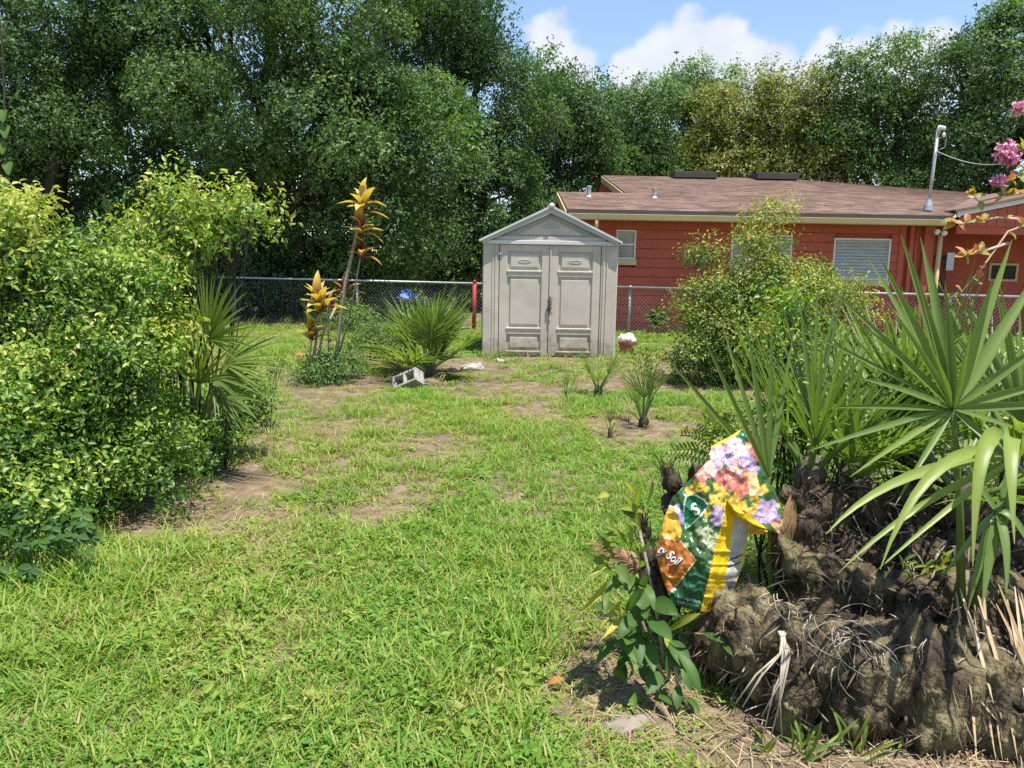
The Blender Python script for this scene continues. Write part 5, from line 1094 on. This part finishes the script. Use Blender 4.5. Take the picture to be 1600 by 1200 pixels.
for i in range(16):
    bx_, by = rr.uniform(950, 1005), rr.uniform(770, 900); LV.append((bx_, by, bx_+rr.uniform(-40, 25), by+rr.uniform(-30, 25), rr.uniform(10, 17), rr.uniform(.45, .8)))
for i, (bx_, by, tx, ty, w, tt) in enumerate(LV):
    w *= .74
    Y = 2.52 - .00045*(by-900) + rr.uniform(-.06, .04); a = at(bx_, by, Y+.03); e = at(tx, ty, Y-.03-rr.uniform(0, .05))
    V, F, T = blade(a, e, w*2.5/1200, (rr.uniform(-.3, .3), -.75, .65), rr.uniform(.05, .2), .22, 8, 'ovate' if w > 19 else 'lance'); npmesh('leaf', V, F, M_broad, bl, tint=VN(T)+tt+rr.uniform(-.04, .04))
# yellow fern behind the bag, small weeds growing on the stump
fe = thing('fern', gp(1090, 720), 'yellow-green fern growing behind the soil bag', 'fern')
for (ax_, ay, tx, ty) in [(1130, 715, 1040, 705), (1125, 700, 1050, 680), (1120, 690, 1070, 650), (1125, 690, 1095, 640), (1130, 690, 1130, 650), (1115, 720, 1050, 725)]:
    a, e = at(ax_, ay, 3.9), at(tx, ty, 3.8); fr_ = MB().tube([a, a.lerp(e, .5)+Vector((0, 0, .03)), e], .003, 4).build('frond', M_cane, fe)
    parts = []
    for k in range(1, 14):
        t = k/14; p = a.lerp(e, t)+Vector((0, 0, .03*math.sin(math.pi*t))); d = (e-a).normalized()
        for s in (-1, 1):
            dd = (d*.5 + d.cross(Vector((0, -.8, .6)))*s).normalized(); V, F, T = blade(p, p+dd*.075*(1.1-t*.8), .014, (0, -.8, .6), .05, .2, 3); parts.append((V, F, T*0+.72+rr.uniform(-.1, .12)))
    V, F, T = join(parts); npmesh('pinnae', V, F, M_broad, fr_, tint=T)
sw = thing('stump_weed', at(1440, 880, 2.65), 'small yellow-green weed growing on top of the stump', 'weed')
for i in range(26):
    a = at(rr.uniform(1410, 1490), rr.uniform(870, 905), 2.62); d = Vector((rr.gauss(0, .7), rr.uniform(-.7, .1), rr.uniform(.1, .9))).normalized(); V, F, T = blade(a, a+d*rr.uniform(.04, .09), .013, (0, -.6, .8), .12, .25, 5); npmesh('leaf', V, F, M_broad, sw, tint=VN(T)+rr.uniform(.5, .88))

# ================================================================== BAG OF SOIL
def inpoly(x, y, poly):
    ins = np.zeros(np.shape(x), bool); n = len(poly)
    for i in range(n):
        (x0, y0), (x1, y1) = poly[i], poly[(i+1) % n]
        c = ((y0 > y) != (y1 > y)) & (x < (x1-x0)*(y-y0)/(y1-y0+1e-12)+x0); ins ^= c
    return ins
Z5 = lambda q: [(1010+a/4, 670+b_/4) for a, b_ in q]          # outline read off an enlargement of the photograph
CREASE = Z5([(500, 450), (478, 600), (430, 760), (392, 920), (362, 1040), (345, 1145)])
OUT_L = Z5([(600, 0), (500, 60), (405, 108), (385, 200), (300, 290), (160, 430), (110, 560), (90, 640), (58, 790), (100, 930), (140, 1040), (160, 1100), (345, 1145)])
FLAP = Z5([(500, 450), (590, 555), (700, 610), (830, 655), (856, 590), (850, 500), (810, 400), (740, 280), (690, 180), (650, 90), (600, 0)])
GUS = Z5([(500, 450), (478, 600), (430, 760), (392, 920), (362, 1040), (345, 1145), (520, 1155), (560, 960), (612, 830), (630, 660), (640, 580), (560, 480)])
FRONT = OUT_L + CREASE[::-1][1:] + FLAP[1:-1]
def crx(y):
    ys = [p[1] for p in CREASE]; xs = [p[0] for p in CREASE]; return np.interp(y, ys, xs)
def bag_depth(x, y):
    """distance from the camera: leaning back, belly bulging forward, right part folded over"""
    v = (y-670)/290; d = 2.76 - .17*v
    cx = 1095+30*(1-v); d = d - .07*np.clip(1-((x-cx)/85)**2, -.6, 1)*np.clip(np.sin(np.clip(v, 0, 1)*math.pi)+.25, 0, 1)
    d = d + .0011*np.clip(x-1150, 0, 99)*np.clip(1-abs(v-.3)*2, 0, 1)
    wr = (fbm(x*.05, y*.03+4, 3, 31)-.5)*.045 + (np.abs(fbm(x*.045+y*.03, y*.05-x*.03, 2, 35)-.5))*.034
    return d + wr
def gus_depth(x, y): return bag_depth(crx(y), y) + .0028*(x-crx(y)) + (fbm(x*.1, y*.05, 2, 40)-.5)*.02 + .012
def atn(x, y, D):
    """vector form of at()"""
    M = np.array(CR); dx = np.stack([(x-800)/FPX, -(y-600)/FPX, -np.ones_like(x)], 1) @ M.T
    return np.array([0, 0, CAM_H]) + dx*(D/dx[:, 1])[:, None]
def patch(poly, depth, colour, step, name, parent, m):
    xs = np.arange(min(p[0] for p in poly)-step, max(p[0] for p in poly)+2*step, step); ys = np.arange(min(p[1] for p in poly)-step, max(p[1] for p in poly)+2*step, step)
    X, Y = np.meshgrid(xs, ys); nx, ny = len(xs), len(ys); I = np.arange(nx*ny).reshape(ny, nx)
    cxm, cym = X[:-1, :-1]+step/2, Y[:-1, :-1]+step/2; keep = inpoly(cxm, cym, poly)
    F = np.stack([I[1:, :-1], I[1:, 1:], I[:-1, 1:], I[:-1, :-1]], 2)[keep]
    x, y = X.ravel(), Y.ravel(); V = atn(x, y, depth(x, y)); C = colour(x, y)
    used = np.unique(F); mp_ = -np.ones(len(x), int); mp_[used] = np.arange(len(used)); F = mp_[F]; V, C = V[used], C[used]
    # hem: close the sheet backwards so the bag has a body
    e = {}
    for f in F:
        for a, b_ in zip(f, np.roll(f, -1)): e[(a, b_)] = 1
    rim_ = [(a, b_) for (a, b_) in e if (b_, a) not in e]
    ids = sorted({i for q in rim_ for i in q}); n0 = len(V); back = {i: n0+k for k, i in enumerate(ids)}
    off = (V[ids]-np.array([0, 0, CAM_H])); off = off/np.linalg.norm(off, axis=1, keepdims=True)*.10; ctr = V.mean(0); off += (ctr-V[ids])*.25
    V = np.concatenate([V, V[ids]+off]); C = np.concatenate([C, C[ids]*.9])
    F = np.concatenate([F, np.array([(b_, a, back[a], back[b_]) for a, b_ in rim_])])
    o = npmesh(name, V, F, m, parent, smooth=True); ca = o.data.color_attributes.new('print', 'FLOAT_COLOR', 'POINT'); ca.data.foreach_set('color', np.concatenate([C, np.ones((len(C), 1))], 1).astype(np.float32).ravel())
    return o
def mixc(C, m, c): C[m] = c
rf_ = np.random.default_rng(5)
def petals(C, x, y, cx, cy, r, n, col, centre, ph=0.0):
    dx, dy = x-cx, y-cy; a = np.arctan2(dy, dx); d = np.hypot(dx, dy); r = r*1.12; lim = r*(.82+.18*np.cos(n*a+ph)); m = d < lim; k = (d/np.maximum(lim, 1e-3))[:, None]
    c = np.array(col)*(.62+.55*np.abs(np.cos(n*a*.5+ph*.5+d*.15)))[:, None]*(1.08-.30*k); C[m] = np.clip(c, 0, .9)[m]; C[d < r*.16] = centre
def front_colour(x, y):
    g = fbm(x*.25, y*.25, 3, 50)[:, None]; C = np.array([.035, .085, .03])*(.5+1.6*g)*np.ones((len(x), 1))
    rnd = random.Random(2)
    for k in range(45): petals(C, x, y, rnd.uniform(1040, 1230), rnd.uniform(690, 890), rnd.uniform(2.5, 5), 5, rnd.choice([(.30, .36, .14), (.40, .42, .25), (.10, .2, .06)]), (.3, .35, .1), rnd.random()*6)
    for (cx, cy) in [(1088, 758), (1078, 768), (1100, 764), (1122, 760), (1130, 772), (1115, 780), (1150, 778), (1140, 786), (1160, 790), (1178, 775), (1185, 790), (1172, 800), (1192, 765), (1150, 795), (1125, 790), (1105, 800)]:
        petals(C, x, y, cx, cy, 9, 4, (.68, .46, .07), (.5, .25, .02), cx)
    for (cx, cy, r) in [(1098, 738, 16), (1112, 730, 15), (1128, 748, 12), (1145, 750, 17), (1160, 762, 16), (1165, 740, 14), (1150, 732, 15), (1172, 700, 13), (1178, 712, 12), (1140, 742, 12)]:
        petals(C, x, y, cx, cy, r, 5, (.66, .19, .17) if r != 15 else (.72, .42, .40), (.6, .45, .1), cx)
    for (cx, cy, r) in [(1128, 700, 15), (1148, 694, 14), (1118, 708, 11), (1140, 712, 14), (1160, 705, 12)]: petals(C, x, y, cx, cy, r, 6, (.74, .52, .54), (.5, .3, .3), cx)
    for (cx, cy, r) in [(1135, 716, 9), (1122, 722, 8), (1168, 722, 13), (1176, 733, 11), (1130, 708, 6), (1198, 796, 17), (1206, 808, 13), (1190, 808, 12), (1055, 800, 13), (1052, 815, 12), (1063, 810, 10), (1122, 800, 10), (1120, 815, 9), (1128, 808, 8)]:
        petals(C, x, y, cx, cy, r, 5, (.50, .36, .68) if cx != 1052 and cx != 1055 else (.62, .60, .72), (.6, .5, .2), cx)
    mixc(C, (x > 1165+ (y-740)*.2) & (x < 1182+(y-740)*.25) & (y > 738) & (y < 775), (.70, .50, .25))
    for (cx, cy, r) in [(1095, 830, 8), (1105, 838, 8), (1098, 848, 8), (1112, 850, 8), (1120, 840, 7), (1108, 826, 7), (1118, 858, 7), (1125, 868, 6), (1106, 860, 6), (1110, 880, 5)]: petals(C, x, y, cx, cy, r, 5, (.42, .45, .28), (.3, .38, .12), cx)
    m = inpoly(x, y, Z5([(62, 640), (90, 560), (155, 480), (200, 560), (222, 650), (200, 712), (60, 690)])); C[m] = np.array([.72, .42, .05])
    edge = inpoly(x, y, Z5([(40, 668), (80, 670), (215, 695), (315, 820), (140, 1045), (60, 930), (30, 800)])); C[edge] = np.array([.70, .50, .22])
    m = inpoly(x, y, Z5([(40, 678), (80, 680), (210, 703), (306, 820), (142, 1032), (60, 930), (30, 800)])); C[m] = np.array([.38, .125, .025])*(1+.35*(fbm(x*.05, y*.05, 2, 3)[m][:, None]-.5))
    m = inpoly(x, y, Z5([(316, 824), (410, 880), (400, 920), (340, 1200), (120, 1150), (140, 1047)])); C[m] = (.012, .075, .030)
    # emblem: white rim, green field
    m = inpoly(x, y, Z5([(232, 470), (245, 420), (275, 408), (320, 415), (360, 440), (392, 480), (330, 560), (245, 630), (230, 560)])); C[m] = (.62, .66, .60)
    m = inpoly(x, y, Z5([(240, 470), (252, 427), (278, 415), (318, 422), (355, 446), (382, 480), (326, 552), (250, 618), (238, 560)])); C[m] = (.010, .13, .055)
    m = inpoly(x, y, Z5([(236, 520), (262, 500), (270, 560), (300, 560), (250, 618), (238, 590)])); C[m] = (.03, .28, .13)
    # yellow hems along the folded edge and the top
    m = inpoly(x, y, Z5([(490, 440), (520, 450), (600, 520), (700, 580), (760, 630), (835, 665), (700, 625), (560, 560), (500, 470)])); C[m] = (.74, .50, .02)
    m = inpoly(x, y, Z5([(610, -10), (500, 45), (395, 100), (375, 140), (420, 118), (500, 80), (560, 40), (600, 15)])); C[m] = (.74, .52, .03)
    m = inpoly(x, y, Z5([(565, 40), (600, 0), (650, 90), (600, 75)])); C[m] = (.03, .12, .07)
    m = inpoly(x, y, Z5([(770, 590), (856, 560), (850, 620), (832, 662)])); C[m] = (.72, .40, .22)
    m = inpoly(x, y, Z5([(495, 452), (505, 452), (440, 780), (365, 1150), (335, 1150), (392, 920), (425, 760), (470, 600)])); C[m] = (.74, .50, .02)
    return C
def gus_colour(x, y):
    C = np.ones((len(x), 1))*np.array([.74, .50, .02]); L_ = np.interp(y, [670+600/4, 670+830/4, 670+1090/4], [1010+545/4, 1010+510/4, 1010+470/4])
    m = (x > L_) & (y < 670+1092/4); C[m] = (.50, .51, .47)
    ln = m & (np.sin((y-(x-L_)*-.45)*2.1) > .35) & (fbm(x*.9, y*.4, 2, 60) > .38) & (x > L_+3); C[ln] = (.30, .31, .29)
    for yo in (872, 883): C[m & (np.abs(y+(x-L_)*.45-yo-4) < 1.3) & (x > L_+1)] = (.03, .03, .03)
    return C
M_bag, bnt, bb_ = mat('printed_plastic_bag'); ba = nd(bnt, 'ShaderNodeAttribute', attribute_name='print'); bnt.links.new(ba.outputs['Color'], bb_.inputs['Base Color']); bb_.inputs['Roughness'].default_value = .24; bb_.inputs['Specular IOR Level'].default_value = .5
bgn = nd(bnt, 'ShaderNodeTexNoise'); bgn.inputs['Scale'].default_value = 22; bgn.inputs['Detail'].default_value = 3; bgt = nd(bnt, 'ShaderNodeTexCoord'); bnt.links.new(bgt.outputs['Object'], bgn.inputs['Vector'])
bgb = nd(bnt, 'ShaderNodeBump'); bgb.inputs['Strength'].default_value = .35; bgb.inputs['Distance'].default_value = .012; bnt.links.new(bgn.outputs['Fac'], bgb.inputs['Height']); bnt.links.new(bgb.outputs[0], bb_.inputs['Normal'])
bag = thing('soil_bag', at(1100, 955, 2.6), 'half-empty floral printed potting soil bag with folded top lying on the stump', 'bag')
bf = patch(FRONT, bag_depth, front_colour, 1.25, 'front_panel', bag, M_bag)
patch(GUS, gus_depth, gus_colour, 1.25, 'side_gusset', bag, M_bag)
# back sheet closing the bag
bo = [p for p in OUT_L] + GUS[6:10] + FLAP[3:-1]; bm_ = MB(); n_ = len(bo); fc = [at(x, y, float(bag_depth(np.array([x]), np.array([y]))[0])+.12) for x, y in bo]; cc = sum(fc, Vector())/n_+Vector((0, .05, 0))
bm_.add([cc]+fc, [(0, i+1, (i+1) % n_+1) for i in range(n_)]); M_plain = surf('yellow_plastic', (.62, .42, .03), (.72, .5, .05), scale=8, rough=.4); bm_.build('back_panel', M_plain, bag)
M_ink = surf('white_ink', (.72, .72, .68), (.80, .80, .76), scale=8, rough=.4); M_inkd = surf('dark_ink', (.03, .02, .015), (.05, .04, .03), scale=8, rough=.4); M_inkg = surf('pale_ink', (.30, .42, .34), (.36, .48, .40), scale=8, rough=.4)
def print_text(txt, x, y, size, ang, m, shear=0.0, squash=1.0, lift=.004, bold=0.0, name='lettering'):
    cu = bpy.data.curves.new('t', 'FONT'); cu.body = txt; cu.size = 1.0; cu.shear = shear; cu.offset = bold; cu.resolution_u = 3; ob = bpy.data.objects.new('t', cu); COL.objects.link(ob)
    me = bpy.data.meshes.new_from_object(ob.evaluated_get(bpy.context.evaluated_depsgraph_get())); bpy.data.objects.remove(ob)
    bm = bmesh.new(); bm.from_mesh(me); bmesh.ops.triangulate(bm, faces=bm.faces[:]); bmesh.ops.subdivide_edges(bm, edges=[e for e in bm.edges if e.calc_length() > .25], cuts=1); bmesh.ops.triangulate(bm, faces=bm.faces[:]); bm.to_mesh(me); bm.free()
    c, s = math.cos(ang), math.sin(ang); P = np.array([v.co[:] for v in me.vertices]); u, v = P[:, 0]*size*squash, -P[:, 1]*size; X, Y = x+u*c-v*s, y+u*s+v*c
    V = atn(X, Y, bag_depth(X, Y)-lift)
    for vv, p in zip(me.vertices, V): vv.co = p
    me.materials.clear(); me.materials.append(m); me.name = name
    return link(bpy.data.objects.new(name, me), bf)
print_text('ty Soil', 1027, 862, 21, .62, M_inkd, .25, .74, .003, .035); print_text('ty Soil', 1026, 861, 21, .62, M_ink, .25, .74, .006, .012)
print_text('S', 1086, 806, 26, -.55, M_ink, .1, .9, .005, .03)
print_text('yor', 1143, 703, 11, 1.1, M_ink, .1, .8, .005, .02)
print_text('NET CONTENTS', 1058, 934, 5.6, .24, M_inkg, 0, .9, .004); print_text('16 QTS (0.53 CU FT)', 1057, 941, 5.0, .24, M_inkg, 0, .82, .004)

# ================================================================== SMALL THINGS ON THE LAWN
# tilted hollow concrete block
cbk = thing('concrete_block', gp(640, 606), 'grey hollow concrete block lying tilted beside the palmetto', 'block')
bl_, bh, bd_, wl_ = .35, .165, .17, .027; M3 = Matrix.Translation(gp(638, 606)+Vector((0, 0, .085))) @ Matrix.Rotation(R_(-24), 4, 'Z') @ Matrix.Rotation(R_(-24), 4, 'Y') @ Matrix.Rotation(R_(58), 4, 'X')
def cbox(nm, x0, x1, y0, y1, z0, z1):
    q = MB().box(x0, x1, y0, y1, z0, z1); q.v = [tuple(M3 @ Vector(v)) for v in q.v]; q.build(nm, M_conc, cbk, bevel=.004)
cbox('face_shell', -bl_/2, bl_/2, -bd_/2, -bd_/2+wl_, -bh/2, bh/2); cbox('face_shell', -bl_/2, bl_/2, bd_/2-wl_, bd_/2, -bh/2, bh/2)
for xx in (-bl_/2, -wl_/2, bl_/2-wl_): cbox('web', xx, xx+wl_, -bd_/2+wl_, bd_/2-wl_, -bh/2+.001, bh/2-.001)
def stone(label, px, py, w, h, seed, name='stone', m=None):
    p = gp(px, py); t = blob(name, [(p+Vector((0, 0, h*.2)), (w*.5, w*.38, h*.8)), (p+Vector((w*.2, .02, h*.15)), (w*.35, w*.3, h*.6)), (p+Vector((-w*.22, 0, h*.1)), (w*.3, w*.3, h*.6))], m or M_conc, None, .012, .03, 9+seed, .01)
    tag(t, label, 'stone', 'stones in the grass'); return t
stone('flat weathered stone between the palmetto and the shed', 737, 578, .34, .10, 1)
stone('small brown stone at the foot of the bushy palmetto', 706, 582, .16, .07, 2)
stone('small pale stone in the grass before the shed corner', 782, 566, .14, .05, 3)
stone('flat grey stone sunk in the soil by the stump', 975, 1135, .15, .018, 5, m=surf('sandy_stone', (.16, .13, .10), (.28, .24, .19), scale=20, rough=.95))
# dark edging board under the left bush
a, e = gp(325, 712), gp(362, 684); d = (e-a).normalized(); M_blk = surf('black_rubber', (.02, .02, .022), (.05, .05, .055), scale=8, rough=.6)
q = MB(); sd = Vector((-d.y, d.x, 0))*.02; q.prism([a-sd, e-sd, e-sd+Vector((0, 0, .12)), a-sd+Vector((0, 0, .07))], sd*2); tag(q.build('edging_board', M_blk, bevel=.005), 'black edging board in the soil at the foot of the left bush', 'edging')
# clay pot holding a white bag by the shed
pc = gp(979, 553); pot = thing('clay_pot', pc, 'red-brown clay pot standing right of the shed', 'pot'); M_clay = surf('terracotta', (.26, .09, .05), (.36, .14, .08), scale=8, rough=.85, c3=(.35, .25, .2), s3=6)
MB().lathe([(.0, 0), (.105, 0), (.135, .17), (.15, .17), (.155, .215), (.135, .215), (.12, .17), (0, .165)], pc, 20, caps=False).build('pot_body', M_clay, pot, smooth=False)
wb = blob('white_bag', [(pc+Vector((0, 0, .25)), (.15, .14, .10)), (pc+Vector((.05, -.02, .29)), (.08, .08, .06)), (pc+Vector((-.06, 0, .28)), (.07, .08, .06))], surf('white_plastic', (.66, .62, .58), (.8, .78, .75), scale=14, rough=.5), None, .012, .025, 12, .008)
tag(wb, 'crumpled white plastic bag sitting in the clay pot', 'bag')
q = MB(); q.tube([gp(1000, 542)+Vector((0, 0, .05)), gp(1045, 541)+Vector((0, 0, .03))], [.018, .012], 6); tag(q.build('stick', M_cane, smooth=True), 'pale stick lying beside the clay pot', 'stick')
# fallen leaves
M_dead = leafmat('dead_leaf', [(0, (.28, .10, .03)), (.5, (.42, .20, .06)), (1, (.45, .32, .18))], trans=.2, rough=.7, spec=.2)
for (px, py, w, lab) in [(869, 1083, .05, 'orange brown fallen leaf on the grass before the stump'), (1108, 598, .10, 'pale dry leaf on the soil left of the rounded bush'), (468, 560, .16, 'tan dry leaf hanging at the foot of the ti plant')]:
    c = gp(px, py)+Vector((0, 0, .035)); V, F, T = blade(c-Vector((w/2, 0, 0)), c+Vector((w/2, .02, .01)), w*.5, (0, -.5, .85), .15, .4, 8, 'ovate'); V2 = V-np.array([0, 0, .002])
    tag(npmesh('fallen_leaf', np.concatenate([V, V2]), np.concatenate([F, F[:, ::-1]+len(V)]), M_dead, tint=np.concatenate([T, T])*.3+.2), lab, 'leaf', 'fallen leaves')
# crepe myrtle reaching in from the right
M_cm = leafmat('crepe_myrtle_leaf', [(0, (.07, .12, .03)), (.4, (.15, .19, .04)), (.65, (.38, .30, .05)), (.85, (.50, .24, .06)), (1, (.50, .14, .08))], trans=.34, rough=.45)
M_pink = leafmat('pink_petals', [(0, (.62, .20, .36)), (1, (.82, .46, .60))], trans=.3, rough=.6, tcol=(1.1, .9, 1.0))
cmt = thing('crepe_myrtle', gp(1700, 820), 'crepe myrtle branch with pink flowers and orange leaves at the right edge', 'shrub'); rc = random.Random(31)
M_twig = surf('pale_twig', (.28, .20, .15), (.45, .36, .29), scale=15, rough=.8)
MB().tube([gp(1700, 820)-Vector((0, 0, .05)), at(1690, 600, 3.5), at(1670, 400, 3.45), at(1650, 250, 3.4), at(1640, 100, 3.4)], [.04, .034, .026, .018, .01], 8).build('trunk', M_twig, cmt, smooth=True)
BR = [[(1672, 420, 3.45), (1620, 345, 3.3), (1575, 362, 3.25), (1530, 425, 3.2), (1490, 470, 3.2)], [(1660, 330, 3.4), (1610, 300, 3.35), (1575, 305, 3.3), (1530, 315, 3.3), (1515, 300, 3.3)], [(1650, 250, 3.4), (1600, 265, 3.35), (1565, 290, 3.3)], [(1648, 240, 3.4), (1605, 230, 3.35), (1580, 240, 3.3)], [(1640, 180, 3.4), (1610, 172, 3.4), (1592, 172, 3.4)], [(1620, 345, 3.3), (1560, 340, 3.3), (1500, 350, 3.25), (1480, 345, 3.25)], [(1575, 380, 3.25), (1530, 395, 3.2), (1505, 400, 3.2)]]
for q_ in BR:
    pts = [at(*p) for p in q_]; br = MB().tube(pts, list(np.linspace(.007, .0025, len(pts))), 5).build('branch', M_twig, cmt, smooth=True)
    for i in range(22):
        t = rc.random()*(len(pts)-1); k = min(int(t), len(pts)-2); p = pts[k].lerp(pts[k+1], t-k); 
        if t < .8: continue
        d = Vector((rc.gauss(0, 1), rc.gauss(0, .8), rc.gauss(.1, .7))).normalized(); V, F, T = blade(p, p+d*rc.uniform(.035, .06), .026, (rc.gauss(0, .4), -.6, .7), .08, .3, 5, 'ovate'); npmesh('leaf', V, F, M_cm, br, tint=T*.2+rc.uniform(.25, .9))
for (px, py, r) in [(1573, 236, 12), (1580, 250, 7), (1560, 284, 7), (1592, 168, 6)]:
    c = at(px, py, 3.28); n = int(16*r); P = np.array(c)+rng.normal(0, 1, (n, 3))*r*3.28/1200*.55; lt = leaf_template(.016, .014, 4, .5, .3); V, F, T = place(lt, P, rot_to(rng.normal(0, 1, (n, 3)), rng.uniform(0, 6, n)), rng.uniform(.7, 1.3, n), rng.random(n))
    fo = npmesh('flower_cluster', V, F, M_pink, cmt, tint=T); fo['kind'] = 'stuff'
# bird in the sky
bp0 = at(1057, 82, 60); q = MB(); q.tube([bp0+Vector((0, 0, -.16)), bp0+Vector((0, 0, -.05)), bp0+Vector((0, 0, .06)), bp0+Vector((.01, 0, .13))], [.02, .05, .05, .01], 7); bird = thing('bird', bp0, 'small dark bird flying in front of the cloud', 'bird')
q.build('body', M_blk, bird, smooth=True)
for s in (-1, 1): q = MB(); q.prism([bp0+Vector((0, 0, .03)), bp0+Vector((s*.14, .02, .10)), bp0+Vector((s*.22, .03, .02)), bp0+Vector((s*.08, 0, -.05))], (0, .012, 0)); q.build('wing', M_blk, bird)
